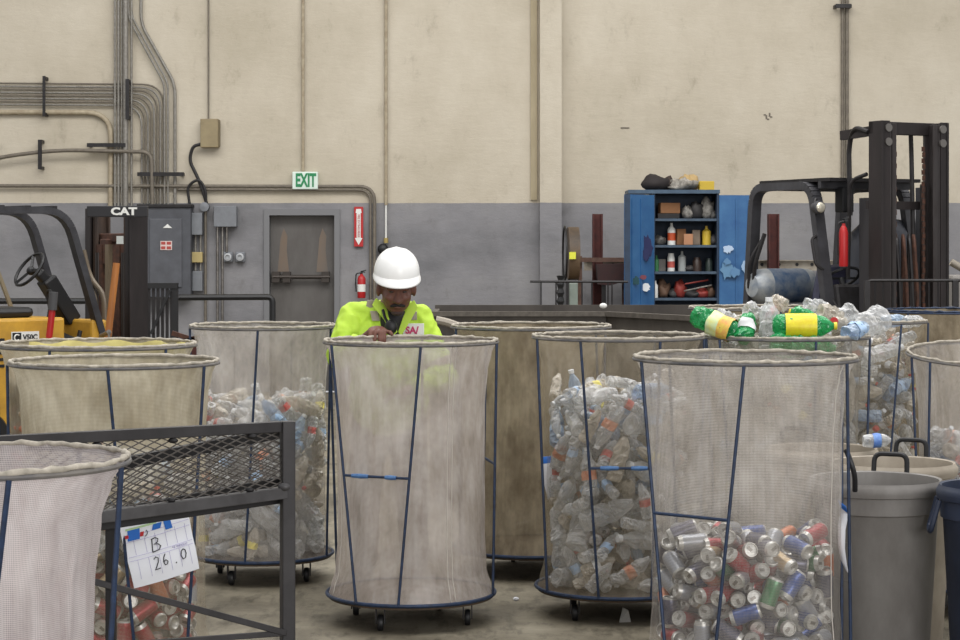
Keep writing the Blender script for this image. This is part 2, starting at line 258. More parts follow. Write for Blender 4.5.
SIM_BOTTLES = '0,81,24,16,31,-39,0 1,-43,109,20,-29,41,0 1,84,-124,20,-41,-28,0 2,-101,-22,26,38,32,0 1,-113,73,20,11,49,0 2,-144,17,110,4,39,31 0,120,46,21,16,-47,6 0,-38,-124,16,5,-50,0 2,-2,-68,26,-32,38,0 0,-15,132,16,28,-41,0 2,72,-74,51,29,-36,18 0,78,80,36,43,-12,23 0,-74,-116,34,46,6,19 0,31,163,49,5,-2,50 0,-34,36,16,-32,39,0 0,-152,62,50,-4,-11,49 0,119,-54,16,-42,27,0 0,131,100,50,14,-19,44 0,153,-48,38,-13,-41,25 2,-70,102,80,28,37,-17 1,27,-152,60,42,7,26 0,-50,-70,45,27,-22,36 1,47,124,35,47,-10,-13 0,-92,72,49,-38,-28,17 0,112,-60,70,-24,34,-28 0,-138,-1,42,32,20,33 0,-54,-154,46,30,-11,38 1,-50,64,60,38,33,-1 0,-118,106,98,34,36,5 0,151,48,16,-15,48,0 2,105,12,73,-37,-31,12 1,-115,-80,62,-25,4,43 0,6,26,34,37,-26,-21 2,56,-127,130,-46,-20,5 0,64,129,66,-48,3,15 0,-38,-12,70,-3,50,5 0,-55,-131,70,46,5,18 2,64,84,76,-40,-21,-22 1,38,-69,98,12,-45,-18 2,140,14,117,4,-47,-16 1,26,0,66,34,27,-25 0,-68,-12,70,0,42,27 0,-66,-61,77,-13,-43,-21 0,-98,-16,86,-4,43,25 0,-20,6,98,-27,-26,33 0,-16,-64,90,41,-9,-27 0,70,44,90,-48,-11,-9 0,96,43,141,10,37,33 0,156,-34,142,9,48,13 0,-76,8,122,3,49,7 0,63,64,113,48,7,13 0,-62,-116,97,41,27,9 1,4,-88,111,8,-42,-25 0,24,98,96,38,32,9 0,118,-26,144,29,-13,38 0,-35,-129,116,26,32,28 1,-154,-7,148,-2,40,30 0,70,107,138,49,3,11 2,104,-64,170,23,-9,43 0,-74,148,138,4,2,-50 1,104,8,157,42,21,17 1,58,40,154,19,26,38 0,-64,-116,130,-4,-49,9 1,-34,132,112,-38,-26,20 0,-96,-62,104,-28,40,11 0,-20,50,102,-41,27,-9 0,68,-20,182,49,-4,-7 0,-42,-76,146,-2,-49,8 0,-124,-35,154,25,37,-22 2,-98,-71,166,9,31,38 0,28,-22,155,-33,35,-14 1,-97,100,178,-4,22,45 2,-34,79,154,-1,48,16 2,-102,36,186,26,-38,-20 0,44,-152,171,48,13,-8 0,38,74,136,-48,-4,-15 0,1,113,110,36,34,3 1,66,-96,168,42,-21,17 0,9,20,174,45,-18,-12 1,-36,-46,180,19,46,-4 1,76,143,156,0,0,50 1,28,126,160,35,-31,18 0,-58,14,207,-11,-39,29 2,40,-106,206,44,-12,21 0,-154,57,241,8,22,44 0,44,158,168,1,0,50 0,130,-8,198,46,-4,-18 2,102,-37,245,40,12,27 0,-2,-28,205,-30,35,20 2,-31,-138,204,45,-11,20 0,-7,74,194,-37,-24,24 0,40,29,192,44,-20,-10 0,-13,-54,222,40,-27,13 0,122,28,208,15,-31,36 0,-62,116,202,-19,46,6 0,-64,52,218,-23,36,-25 1,-6,160,230,-12,0,49 2,-136,-55,228,13,-32,37 0,55,-155,235,-11,-3,49 0,-116,-110,210,-33,33,-18 2,-65,86,246,-47,-11,13 0,84,74,220,16,-46,9 0,30,-22,231,-20,-35,30 0,-38,140,236,10,-21,45 0,52,46,216,22,-36,27 1,-96,28,244,40,15,27 0,-8,26,222,-25,32,29 0,-16,-84,242,33,13,35 0,46,-2,256,40,-19,23 2,32,96,298,34,-33,-15 0,-61,-71,228,-33,-26,-27 0,-10,-18,258,45,-2,21 1,30,86,228,6,-42,26 0,159,-3,220,1,47,-16 1,77,-56,280,32,26,28 2,132,66,224,16,-31,36 0,-48,-100,263,38,-25,-20 1,-101,118,278,-27,-24,34 0,17,-131,264,-4,-43,25 0,-130,-12,246,49,3,8 0,26,-90,314,3,19,46 1,-95,68,314,-13,-39,-28 0,-85,-72,249,-4,49,9 0,29,162,321,-11,2,-49 2,75,-116,295,-39,-24,19 1,116,40,295,-33,-16,-34 2,76,118,262,40,-26,15 0,-27,-95,294,-1,39,-31 0,-63,130,308,-5,24,44 1,-150,45,297,8,29,40 0,-44,158,308,-21,-7,-45 0,114,-80,358,28,41,2 0,48,136,324,-31,-15,36 0,132,8,298,-42,-18,-21 0,-33,-134,348,23,26,36 2,-124,4,330,17,-31,-35 2,23,36,317,27,-15,39 0,-54,103,319,21,25,38 0,-80,12,321,-21,39,24 0,-162,-12,286,-3,35,35 0,-44,8,268,-46,-8,17 0,-44,66,301,-31,-36,16 1,138,-60,326,-20,-46,0 1,82,8,314,44,8,22 0,-12,-79,319,20,-45,8 1,81,90,334,1,-49,-9 1,-55,76,354,41,4,-28 1,-82,-138,303,-5,4,50 0,22,-56,294,43,-22,12 1,-7,-160,340,14,0,48 0,-125,-68,308,-29,22,-34 1,-56,-68,304,0,-38,33 0,-80,138,373,-43,-24,8 0,-122,-110,342,-11,13,-47 1,-136,77,440,15,28,-39 1,-36,-154,414,-23,5,-44 0,116,68,341,-16,-43,20 2,2,-12,344,-24,13,-42 0,110,-18,348,48,2,15 0,28,-46,326,42,16,-23 0,42,-70,374,49,-11,-5 0,-132,94,364,-20,-29,35 0,70,-144,342,-40,-20,22 0,-19,162,386,29,3,-41 0,-40,-136,273,-21,34,29 1,56,-100,346,32,28,-26 0,-76,-54,340,49,-7,5 1,-6,31,361,-28,11,-40 0,70,-27,370,5,-40,-30 0,-90,-46,368,43,-24,9 1,-156,5,400,2,32,38 1,132,74,419,-24,42,13 0,2,98,356,-16,47,5 1,-146,-58,347,13,-29,39 1,85,88,374,-50,1,-7 1,-116,-73,423,-11,46,16 2,48,-98,417,21,45,-4 2,-53,36,388,36,34,6 0,-55,8,338,11,-47,-12 0,-42,-96,370,39,22,-23 0,-74,-145,420,22,-11,43 1,-11,126,396,-50,-4,6 2,124,-58,402,22,45,1 0,-59,-31,360,-41,16,-24 1,80,-140,424,1,1,-50 1,-100,126,482,-10,-7,48 1,-50,-99,419,-37,-21,26 0,0,164,412,-29,0,41 1,60,26,412,-39,-23,22 0,-20,-6,392,-20,14,-44 0,96,130,374,-32,24,30 0,-108,-58,391,-25,42,10 0,42,80,405,-5,43,24 1,84,72,428,12,-43,23 0,10,-160,475,-44,-4,23 1,-70,12,436,16,-46,12 0,104,-76,444,26,42,5 0,114,16,406,-22,-18,-41 0,77,-7,426,20,-21,-41 0,24,38,447,-48,-14,4 0,141,-74,437,23,44,1 1,-23,-47,421,-36,27,-21 0,-93,92,435,-32,8,37 0,-160,-28,416,6,-32,-38 0,-82,-79,445,-42,-20,18 0,10,-114,452,-33,18,-33 0,-8,33,418,38,32,2 0,12,80,442,7,-31,39 0,-100,-4,424,-18,46,-7 0,95,-30,448,24,37,-23 0,46,-60,452,-5,-49,10 0,-156,42,504,9,38,31 0,126,31,487,-41,-27,11 0,63,148,428,38,-17,27 0,-118,-59,466,-42,-26,6 0,77,-16,472,39,29,-11 0,142,-62,468,-22,-45,0 2,59,36,486,-41,-28,-4 0,141,-86,532,-8,-11,48 0,-52,104,435,-2,50,3 0,-112,38,454,-25,-41,-14 0,-16,-104,468,25,-33,28 0,118,-38,478,20,46,3 1,-83,-85,487,-23,-44,-4 0,-32,4,454,-14,45,-18 0,7,116,450,18,38,-27 0,-20,100,436,0,50,-5 0,101,-43,530,-3,50,-3 0,50,118,454,-12,48,-5 0,86,-98,473,-34,34,12 0,-60,121,466,-18,-46,-9 2,140,6,526,-2,49,11 1,-49,-106,490,-23,-44,-3 0,-38,91,464,19,46,-1 1,80,-127,504,42,27,1 0,-135,-4,472,-36,-33,-10 0,86,122,497,19,-32,34 0,-112,-67,496,23,44,5 0,-76,8,474,37,29,17 0,129,102,496,-8,11,-48 2,-122,22,520,-24,-44,-7 2,30,98,520,-29,-40,-7 0,19,-53,470,-14,37,-31 0,82,-43,504,-10,49,0 1,36,-150,554,-39,-9,-29 0,-67,115,496,-6,-49,-8 0,65,18,526,50,3,-2 0,-14,149,484,28,17,-38 0,29,128,478,3,-50,-2 0,-117,-108,522,-34,36,5 0,-54,-124,526,20,-46,4 1,87,88,557,2,-46,-21 0,-12,110,502,-31,-39,-7 0,52,76,549,2,-43,-25 0,-48,4,506,45,20,9 0,-123,-58,538,43,-13,-22 2,-136,60,620,-12,-26,41 0,80,-104,534,33,-25,29 2,-10,88,562,-39,12,-28 2,140,-6,577,-2,-49,-11 0,13,-120,524,-48,4,-13 0,8,-96,543,35,-19,30 0,15,-26,514,48,12,-8 0,42,22,563,-33,-35,-14 0,-46,-80,542,0,45,-22 0,159,3,618,-1,48,12 0,99,-26,560,-6,-50,3 0,-80,-138,556,-44,24,-4 0,-43,-36,556,18,-44,14 0,64,-26,536,10,43,24 0,104,82,588,44,8,-22 0,-68,32,518,-25,-41,15 1,-154,29,590,5,29,-40 1,-46,143,553,46,15,-12 0,-36,26,543,29,-40,-2 0,29,-78,530,-35,20,-30 0,-13,126,578,42,8,-25 1,-114,-24,552,-43,13,23 0,-72,-86,565,33,13,35 0,17,-72,561,-38,18,-28 0,-87,-2,570,-11,-44,22 2,-6,-21,590,6,-48,11 0,32,-45,552,44,-23,4 0,99,14,588,-2,50,-3 0,-50,150,589,46,15,-12 0,50,156,576,27,-9,41 0,-104,45,566,-31,-39,-6 1,39,7,598,-27,36,22 0,118,107,613,-33,35,13 0,-108,-74,562,-40,-30,-7 0,-62,-20,587,-10,-45,20 0,-16,-132,562,0,50,2 0,106,-67,598,-48,-4,-15 0,32,136,598,-25,34,-27 0,48,-18,628,34,36,-8 0,-91,106,597,-35,11,34 1,86,70,641,47,-16,-3 0,104,-53,627,32,38,-6 0,-136,-37,595,15,41,24 0,-59,-114,592,45,-22,1 0,-28,72,598,-30,-17,-36 2,-48,8,646,-50,6,-1 1,72,-116,648,-18,14,-44 0,4,158,620,50,-1,2 0,130,-98,612,19,25,39 1,125,-50,658,-30,-40,4 0,90,-110,600,16,-22,42 0,-138,-82,602,-20,35,29 1,-36,47,622,38,9,31 0,-106,-99,651,-33,36,-8 0,-98,-22,616,24,40,-19 2,-45,87,668,-46,-20,3 0,-68,-144,588,-45,22,-4 0,70,-38,614,36,34,9 1,55,-58,648,30,39,7 0,24,-162,612,-22,-3,-45 0,36,-132,602,-38,23,-22 1,-38,127,634,46,-7,-18 0,-35,-68,628,-28,-40,-10 1,-36,-108,652,-34,2,37 0,-29,-156,658,-49,8,-6 0,90,36,621,47,-17,5 1,-64,-133,622,46,-19,3 2,-106,-36,670,40,-22,-21 0,-90,84,620,-38,9,32'
SIM_HEAP = '2,-32,91,25,-8,-49,0 2,-112,-34,25,45,21,0 2,154,16,25,4,-50,0 0,96,-100,16,-11,49,0 2,69,154,72,0,0,50 2,-80,141,56,37,25,23 0,-167,40,32,-10,-46,-18 0,123,-76,16,11,-49,0 0,82,114,16,43,26,0 0,15,-105,16,11,-49,0 0,74,56,16,-50,5,0 0,-68,118,16,8,49,0 0,-121,68,16,45,-22,0 2,42,111,62,-42,25,9 2,-134,-100,72,0,0,50 2,123,12,66,-28,-39,-13 0,-147,0,36,30,34,-21 0,-36,-134,16,-15,-48,0 0,44,20,16,47,-16,0 0,114,58,52,26,39,16 2,-124,-6,75,-37,34,0 2,56,-103,25,11,-49,0 0,-85,-106,48,-23,44,0 2,102,-120,66,-36,-33,11 0,-94,-105,16,-15,-48,0 2,-32,-126,72,21,-44,13 0,18,12,45,37,-30,-15 0,-66,-125,16,-15,-48,0 2,18,68,64,-42,25,10 2,-112,65,64,20,-42,-18 0,-22,-34,16,-43,-26,0 0,-6,-105,42,-6,-49,-9 0,-16,-6,56,-32,35,14 0,-8,-172,34,-46,3,20 0,34,-51,65,11,48,5 0,-49,-18,64,30,-34,-21'
# ------------------------------------------------------------ palette
M_pipe = mat('galvanised', (146,143,136), .45, .3, .4, 30, (116,111,104))
M_pipe2 = mat('dull_pipe', (102,95,85), .6, .2, .4, 20, (122,114,102))
M_cream = mat('cream_paint', (176,164,140), .6, 0, .3, 12, (140,126,104))
M_dgrey = mat('panel_grey', (84,86,92), .55, .1, .3, 5, (70,71,76))
M_lgrey = mat('box_grey', (128,131,136), .6, .1, .3, 6, (110,112,116))
M_white = mat('white_plastic', (225,225,220), .45)
M_black = mat('black', (22,22,24), .5)
M_blackm = mat('black_steel', (46,44,46), .5, .3, .3, 14, (30,27,26))
M_rust = mat('rust', (92,58,42), .8, 0, .3, 20, (52,36,30))
M_oxide = mat('red_oxide', (88,40,34), .75, 0, .3, 9, (62,30,28))
M_red = mat('red_paint', (176,32,34), .4)
M_green = mat('exit_green', (30,130,80), .5)
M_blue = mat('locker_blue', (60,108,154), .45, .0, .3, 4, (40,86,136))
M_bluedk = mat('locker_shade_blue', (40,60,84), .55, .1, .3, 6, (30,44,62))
M_rodblue = mat('basket_blue', (38,58,90), .5, .2, .3, 30, (24,34,52))
M_yel = mat('machine_yellow', (206,158,52), .5, 0, .3, 5, (168,128,48))
M_steel = mat('bare_steel', (150,146,140), .35, .8, .3, 12, (110,104,98))
M_wood = mat('wood', (176,112,52), .6, 0, .3, 10, (130,78,36), (1,1,.1))
M_card = mat('cardboard', (132,92,60), .8)
M_tape = mat('blue_tape', (30,100,185), .6)
M_ink = mat('ink', (30,30,34), .7)
M_paper = mat('paper', (226,228,234), .7)

# ------------------------------------------------------------ setting
WY = 26.0
def wall_material():
    m = bpy.data.materials.new('painted_block'); m.use_nodes = True; nt = m.node_tree; N = nt.nodes; L = nt.links
    b = N['Principled BSDF']; b.inputs['Roughness'].default_value = .75; b.inputs['Specular IOR Level'].default_value = .25
    tc = N.new('ShaderNodeTexCoord'); ge = N.new('ShaderNodeNewGeometry'); sp = N.new('ShaderNodeSeparateXYZ'); L.new(ge.outputs['Position'], sp.inputs[0])
    def noise_(scale, st, d=6, r=.6):
        mp = N.new('ShaderNodeMapping'); mp.inputs['Scale'].default_value = st
        n = N.new('ShaderNodeTexNoise'); n.inputs['Scale'].default_value = scale; n.inputs['Detail'].default_value = d; n.inputs['Roughness'].default_value = r
        L.new(ge.outputs['Position'], mp.inputs[0]); L.new(mp.outputs[0], n.inputs['Vector']); return n.outputs['Fac']
    def ramp(f, stops):
        r = N.new('ShaderNodeValToRGB'); e = r.color_ramp.elements
        e[0].position, e[0].color = stops[0][0], lin(stops[0][1]); e[1].position, e[1].color = stops[-1][0], lin(stops[-1][1])
        for p, c in stops[1:-1]:
            x = e.new(p); x.color = lin(c)
        L.new(f, r.inputs[0]); return r.outputs[0]
    up = ramp(noise_(.55, (1,1,1), 8, .62), [(.3,(182,173,155)), (.5,(195,186,169)), (.7,(204,196,180))])
    lo = ramp(noise_(.8, (1,1,1.6), 7), [(.3,(116,116,119)), (.5,(136,135,138)), (.72,(150,149,150))])
    fine = ramp(noise_(3.2, (1,1,.55), 8, .75), [(.28,(150,142,128)), (.42,(236,234,230)), (.7,(255,255,255))])
    st = N.new('ShaderNodeMath'); st.operation = 'GREATER_THAN'; st.inputs[1].default_value = 2.47
    nz = N.new('ShaderNodeMath'); nz.operation = 'MULTIPLY_ADD'; L.new(noise_(4,(1,1,1)), nz.inputs[0]); nz.inputs[1].default_value = .02; L.new(sp.outputs[2], nz.inputs[2])
    L.new(nz.outputs[0], st.inputs[0])
    mx = N.new('ShaderNodeMixRGB'); L.new(st.outputs[0], mx.inputs[0]); L.new(lo, mx.inputs[1]); L.new(up, mx.inputs[2])
    mu = N.new('ShaderNodeMixRGB'); mu.blend_type = 'MULTIPLY'; mu.inputs[0].default_value = .38; L.new(mx.outputs[0], mu.inputs[1]); L.new(fine, mu.inputs[2])
    L.new(mu.outputs[0], b.inputs['Base Color'])
    bp = N.new('ShaderNodeBump'); bp.inputs['Strength'].default_value = .35; bp.inputs['Distance'].default_value = .03
    L.new(noise_(3, (1,1,2.5), 9, .7), bp.inputs['Height']); L.new(bp.outputs[0], b.inputs['Normal'])
    return m
M_wall = wall_material()
def floor_material():
    m = bpy.data.materials.new('worn_concrete'); m.use_nodes = True; nt = m.node_tree; N = nt.nodes; L = nt.links
    b = N['Principled BSDF']; b.inputs['Roughness'].default_value = .62; b.inputs['Specular IOR Level'].default_value = .35
    ge = N.new('ShaderNodeNewGeometry')
    def nz(s, d=8, r=.65, st=(1,1,1)):
        mp = N.new('ShaderNodeMapping'); mp.inputs['Scale'].default_value = st
        n = N.new('ShaderNodeTexNoise'); n.inputs['Scale'].default_value = s; n.inputs['Detail'].default_value = d; n.inputs['Roughness'].default_value = r
        L.new(ge.outputs['Position'], mp.inputs[0]); L.new(mp.outputs[0], n.inputs['Vector']); return n.outputs['Fac']
    r = N.new('ShaderNodeValToRGB'); e = r.color_ramp.elements
    e[0].position = .32; e[0].color = lin((84,78,66)); e[1].position = .7; e[1].color = lin((146,139,122))
    x = e.new(.5); x.color = lin((116,109,94))
    L.new(nz(1.6), r.inputs[0])
    r2 = N.new('ShaderNodeValToRGB'); e = r2.color_ramp.elements; e[0].position = .36; e[0].color = lin((120,116,108)); e[1].position = .5; e[1].color = (1,1,1,1)
    L.new(nz(9, 6, .7, (1,.35,1)), r2.inputs[0])
    mu = N.new('ShaderNodeMixRGB'); mu.blend_type = 'MULTIPLY'; mu.inputs[0].default_value = .6
    L.new(r.outputs[0], mu.inputs[1]); L.new(r2.outputs[0], mu.inputs[2]); L.new(mu.outputs[0], b.inputs['Base Color'])
    bp = N.new('ShaderNodeBump'); bp.inputs['Strength'].default_value = .3; bp.inputs['Distance'].default_value = .02
    L.new(nz(14), bp.inputs['Height']); L.new(bp.outputs[0], b.inputs['Normal'])
    return m
struct(MB().bx(-16, 18, -3, 26.0, -.2, 0).build('floor', floor_material()))
# back wall, with an opening left for the door
DX0, DX1, DZ = XW(268, WY), XW(336, WY), ZW(213, WY)
w = MB()
w.bx(-16, DX0, WY, WY+.3, 0, 10.5); w.bx(DX1, 18, WY, WY+.3, 0, 10.5); w.bx(DX0, DX1, WY, WY+.3, DZ, 10.5)
struct(w.build('wall_back', M_wall, keep=True))
struct(MB().bx(XW(539.5, WY), XW(561, WY), WY-.22, WY, 0, 10.5).build('trim_1', M_wall))       # concrete pier
# sealed joint beside the pier
M_joint = mat('joint', (176,164,138), .8, 0, .3, 6, (150,138,112), (1,1,.2))
struct(MB().bx(XW(530.5, WY), XW(537, WY), WY-.04, WY, ZW(200,WY), 10.5).build('trim_2', M_joint))
for a, b, r_ in ((768,117,.045),(625,128,.03)):
    q_ = MB()
    for k in range(5): c_ = P(a+(k-2)*1.6, b+(k%3-1)*2.2*(r_>.04), WY-.002); q_.box(c_, (.022 if k%2 else .03, .006, .05 if (r_>.04 and k%2) else .018))
    q_.build('scuff_mark', M_pipe2, bpy.data.objects['wall_back'])
# door
M_door = mat('door_steel', (104,101,98), .6, .2, .3, 3, (84,80,77), (1,1,.4))
d = struct(MB().bx(DX0+.02, DX1-.02, WY+.12, WY+.17, 0.01, DZ-.03).build('door_1', M_door, bevel=.005))
f = MB(); t = .05
f.bx(DX0-t, DX0+.02, WY-.03, WY+.15, 0, DZ+t); f.bx(DX1-.02, DX1+t, WY-.03, WY+.15, 0, DZ+t); f.bx(DX0+.02, DX1-.02, WY-.03, WY+.15, DZ-.03, DZ+t)
f.build('door_frame', mat('frame_grey', (118,118,120), .6, .1), d)
pb = MB()
z = ZW(277, WY)
pb.tube([(DX0+.06, WY+.02, z), (DX1-.08, WY+.02, z)], .028, 10)
for x in (DX0+.1, DX0+.24, DX1-.14): pb.bx(x-.05, x+.05, WY+.0, WY+.13, z-.07, z+.07)
pb.build('panic_bar', mat('worn_bar', (66,60,56), .5, .5), d)
for x in (XW(282, WY), XW(321, WY)):
    MB().prism([(x-.07,ZW(272,WY)),(x+.08,ZW(272,WY)),(x+.05,ZW(250,WY)),(x+.06,ZW(236,WY)),(x+.01,ZW(228,WY)),(x-.03,ZW(238,WY)),(x-.05,ZW(256,WY))], WY+.117, WY+.121).build('rust_stain', mat('door_rust', (104,100,95), .7, 0, .2, 3, (116,98,82), (1,1,.35)), d)

# ------------------------------------------------------------ conduits on the wall
def conduit(pts, r, label, group=None, m=None, y=None, rad=.14, name='electrical_conduit', clamps=True):
    y = y if y is not None else WY-.05
    Q = [P(px, py, y) for px, py in pts]
    for q in Q: q.y = y
    Q = arc_pts(Q, rad, 7)
    o = MB().tube(Q, r, 10).build(name, m or M_pipe, smooth=True)
    return tag(o, label, 'conduit' if 'conduit' in name else 'pipe', group)
TOP = -80
g = 'conduits bending down in the left bank'
lb = 'thin grey conduit in the left bank that bends down to the dark panel'
ys = [80.5, 83.5, 86.5, 89.5, 92.5, 95.5, 98.5, 101.5]
for i, yy in enumerate(ys):
    xe = 163.5 - i*3.1
    conduit([(-420, yy+ (0 if i else -.5)), (xe, yy+4), (xe, 207)], .0125, lb, g, m=M_pipe if i % 2 else M_pipe2, rad=.28)
g = 'straight riser pipes left of the electrical panel'
for i, (x, r) in enumerate([(115, .016), (118.5, .016), (121.8, .012), (131.5, .014)]):
    conduit([(x, TOP), (x, 207)], r, 'straight thin grey riser conduit above the left forklift mast', g, y=WY-.09)
conduit([(125.6, TOP), (125.6, 207)], .034, 'thickest straight grey riser pipe above the left forklift mast', y=WY-.12)
conduit([(128.5, TOP), (128.5, 18), (164.5, 84), (164.5, 207)], .014, 'lower inner slanting grey conduit that steps right from the risers', y=WY-.08, rad=.1)
conduit([(131.5, TOP), (131.5, 16), (168, 83), (168, 207)], .014, 'middle slanting grey conduit that steps right from the risers', y=WY-.08, rad=.1)
conduit([(141, TOP), (141, 24), (175, 84), (175, 207)], .02, 'outermost slanting grey conduit that steps right from the risers', rad=.14)
conduit([(-420, 111), (111, 112.5), (110.5, 207)], .034, 'thick cream painted pipe curving down near the left of the wall', m=M_cream, rad=.32)
conduit([(-420, 190), (-200, 186), (-40, 165), (20, 154), (62, 150), (130, 151.5), (151.5, 152), (152.5, 207)], .026, 'dark flexible conduit sagging in from the left and curving down', m=M_pipe2, y=WY-.14, rad=.26)
conduit([(-420, 185), (374.5, 186.5), (374.5, 330)], .024, 'long dark horizontal conduit passing under the exit sign and turning down', m=M_pipe2, y=WY-.07, rad=.2)
conduit([(178, 189.6), (370.5, 190), (370.5, 330)], .016, 'thinner conduit below the long one, turning down just inside it', m=M_pipe2, y=WY-.06, rad=.16)
conduit([(208.5, TOP), (208.5, 120)], .012, 'thin dark conduit dropping to the tan junction box', m=M_pipe2)
conduit([(303, TOP), (303, 172)], .02, 'painted conduit dropping to the exit sign', m=M_cream)
conduit([(386, TOP), (386, 205)], .022, 'painted conduit dropping above the white hard hat', m=M_cream)
conduit([(386, 205), (386, 240)], .012, 'short white cord hanging below the painted conduit', m=M_white, name='power_cord')['category'] = 'cord'
conduit([(842.5, TOP), (842.5, 240)], .022, 'left pipe of the upright pair behind the right forklift', m=M_pipe2)
conduit([(847, TOP), (847, 240)], .022, 'right pipe of the upright pair behind the right forklift', m=M_pipe2)
# plug hanging from the cord
t = thing('cord_plug', 'brass and dark cord plug hanging behind the white hard hat', 'plug', P(386, 252, WY-.06))
MB().cyl(P(386, 238, WY-.06), P(386, 243, WY-.06), .03).build('collar', mat('brass', (170,150,90), .5, .3), t)
MB().ball(P(383, 249, WY-.06), (.07,.05,.07)).build('plug_body', M_black, t, True)
# struts
def strut(px, py, w_, h_, label):
    c = P(px, py, WY-.03)
    mb = MB()
    if w_ > h_:
        mb.bx(c.x-w_/2, c.x+w_/2, WY-.16, WY-.13, c.z-h_/2, c.z+h_/2)
        for x in (-.45, 0, .45): mb.bx(c.x+x*w_-.02, c.x+x*w_+.02, WY-.13, WY, c.z-.02, c.z+.02)
    else:
        mb.bx(c.x-w_/2, c.x+w_/2, WY-.19, WY-.17, c.z-h_/2, c.z+h_/2)
        for x in (-.45, .45): mb.bx(c.x-.02, c.x+.02, WY-.18, WY, c.z+x*h_-.02, c.z+x*h_+.02)
    return tag(mb.build('conduit_strut', M_blackm), label, 'bracket')
strut(46.5, 97, .035, .52, 'upright strut bracket holding the bank of horizontal conduits')
strut(42.5, 155, .05, .38, 'short dark upright strut on the sagging flexible conduit')
strut(129.5, 100, .05, .52, 'upright strut where the bank crosses the riser pipes')
strut(108, 145.5, .5, .05, 'dark horizontal strut just above the sagging flexible conduit')
strut(162, 174.5, .6, .05, 'horizontal strut across the eight conduits above the electrical panel')
strut(842, 7, .2, .05, 'small dark strut at the top of the right pipe pair')

# ------------------------------------------------------------ boxes on the wall
def wbox(name, x0, x1, y0, y1, dep, m, label, cat='electrical box', parent=None, Y=WY, bevel=.008, rim=None):
    o = MB().bx(XW(x0, Y), XW(x1, Y), Y-dep, Y-.001, ZW(y1, Y), ZW(y0, Y)).build(name, m, parent, bevel=bevel)
    if label: tag(o, label, cat)
    return o
t = thing('breaker_box', 'large dark grey electrical panel with a red warning sticker', 'electrical panel', P(168, 300, WY))
wbox('enclosure', 142.5, 193.5, 206, 297, .26, M_dgrey, None, parent=t)
wbox('top_flange', 140.5, 194.5, 204.5, 208, .29, M_blackm, None, parent=t)
dr = wbox('door', 153, 185, 219, 287, .28, mat('panel_door', (92,94,100), .5, .1, .3, 5, (76,77,82)), None, parent=t)
yy = WY-.285
tri = [(XW(163,yy), ZW(228,yy)), (XW(172,yy), ZW(228,yy)), (XW(167.5,yy), ZW(224,yy))]
MB().prism(tri, yy-.004, yy+.01).build('maker_mark', M_white, dr)
s = MB().bx(XW(160.5,yy), XW(172,yy), yy-.005, yy+.01, ZW(250,yy), ZW(241,yy)).build('warning_sticker', mat('sticker', (216,196,190), .6), dr)
q = MB()
for j in range(2):
    for i in range(2):
        x = XW(161.2+i*5.6, yy); z = ZW(245-(-j*4.6)-.0, yy)
        q.bx(x, x+.055, yy-.008, yy-.004, z+.005, z+.042)
q.build('sticker_blocks', mat('sticker_red', (170,70,64), .6), s)
# column of small boxes to the right of it
t = thing('conduit_stack', 'slim column of small grey and yellow boxes right of the dark panel', 'electrical box', P(198, 330, WY))
for i, (x0,x1,y0,y1,dp,m) in enumerate([(192.6,203.5,213,235,.14,M_lgrey),(192.8,203.5,252,262.5,.12,mat('faded_yellow',(178,160,108),.6)),(193.5,203.5,271,291,.12,M_lgrey)]):
    wbox('box', x0, x1, y0, y1, dp, m, None, parent=t)
for a, b in ((235,252),(262,271)):
    MB().cyl(P(195.5,a,WY-.06), P(195.5,b,WY-.06), .014).build('riser', M_pipe, t, True)
    MB().cyl(P(200.5,a,WY-.06), P(200.5,b,WY-.06), .014).build('riser', M_pipe, t, True)
MB().cyl(P(205.5,205,WY-.05), P(205.5,335,WY-.05), .018).build('pipe', M_pipe2, t, True)
MB().lathe([(.0,0),(.06,0),(.06,.12),(0,.13)], 16, Matrix.Translation(P(205.5,207,WY-.02)) @ Euler((PI/2,0,0)).to_matrix().to_4x4()).build('round_hub', M_lgrey, t, True)
# light-grey junction box with its pipes and round outlets
t = thing('junction_box', 'pale grey square junction box on three pipes left of the steel door', 'electrical box', P(226, 330, WY))
wbox('cover', 215.5, 238, 206.5, 227, .18, M_lgrey, None, parent=t)
for x, e in ((217.5, 330), (222.5, 330), (226.8, 252)):
    MB().cyl(P(x,227,WY-.08), P(x,e,WY-.08), .016).build('pipe', M_steel, t, True)
for x, lab in ((228.6,'left round grey outlet under the pale junction box'), (240.8,'right round grey outlet under the pale junction box')):
    o = thing('round_outlet', lab, 'outlet', P(x, 262, WY))
    c = P(x, 257, WY)
    MB().bx(c.x-.062, c.x+.062, WY-.08, WY-.001, c.z-.065, c.z+.065).build('outlet_box', M_lgrey, o, bevel=.012)
    MB().lathe([(0,0),(.05,0),(.05,.03),(.03,.034),(.028,.01),(0,.01)], 18, Matrix.Translation(Vector((c.x, WY-.08, c.z))) @ Euler((PI/2,0,0)).to_matrix().to_4x4()).build('socket', mat('socket_grey', (172,174,176), .4, .2), o, True)
# tan box and its looping cables
t = thing('utility_box', 'tan metal box high on the wall with a cable looping from it', 'electrical box', P(210.5, 148, WY))
wbox('cover', 202, 219.5, 119.5, 148, .16, mat('tan_box', (150,136,104), .5, .1, .3, 6, (132,118,90)), None, parent=t)
wbox('side_hinge', 218.5, 220.5, 120, 147, .13, mat('tan_dark', (112,100,74), .5), None, parent=t)
MB().tube(arc_pts([P(202,144,WY-.1), P(193,146,WY-.1), P(189,160,WY-.1), P(200,182,WY-.1), P(207,205,WY-.1)], .3), .022, 8).build('cable', M_blackm, t, True)
MB().tube(arc_pts([P(190,207,WY-.12), P(187,186,WY-.12), P(199,178,WY-.12), P(206,190,WY-.12), P(206,206,WY-.12)], .3), .018, 8).build('cable', M_blackm, t, True)
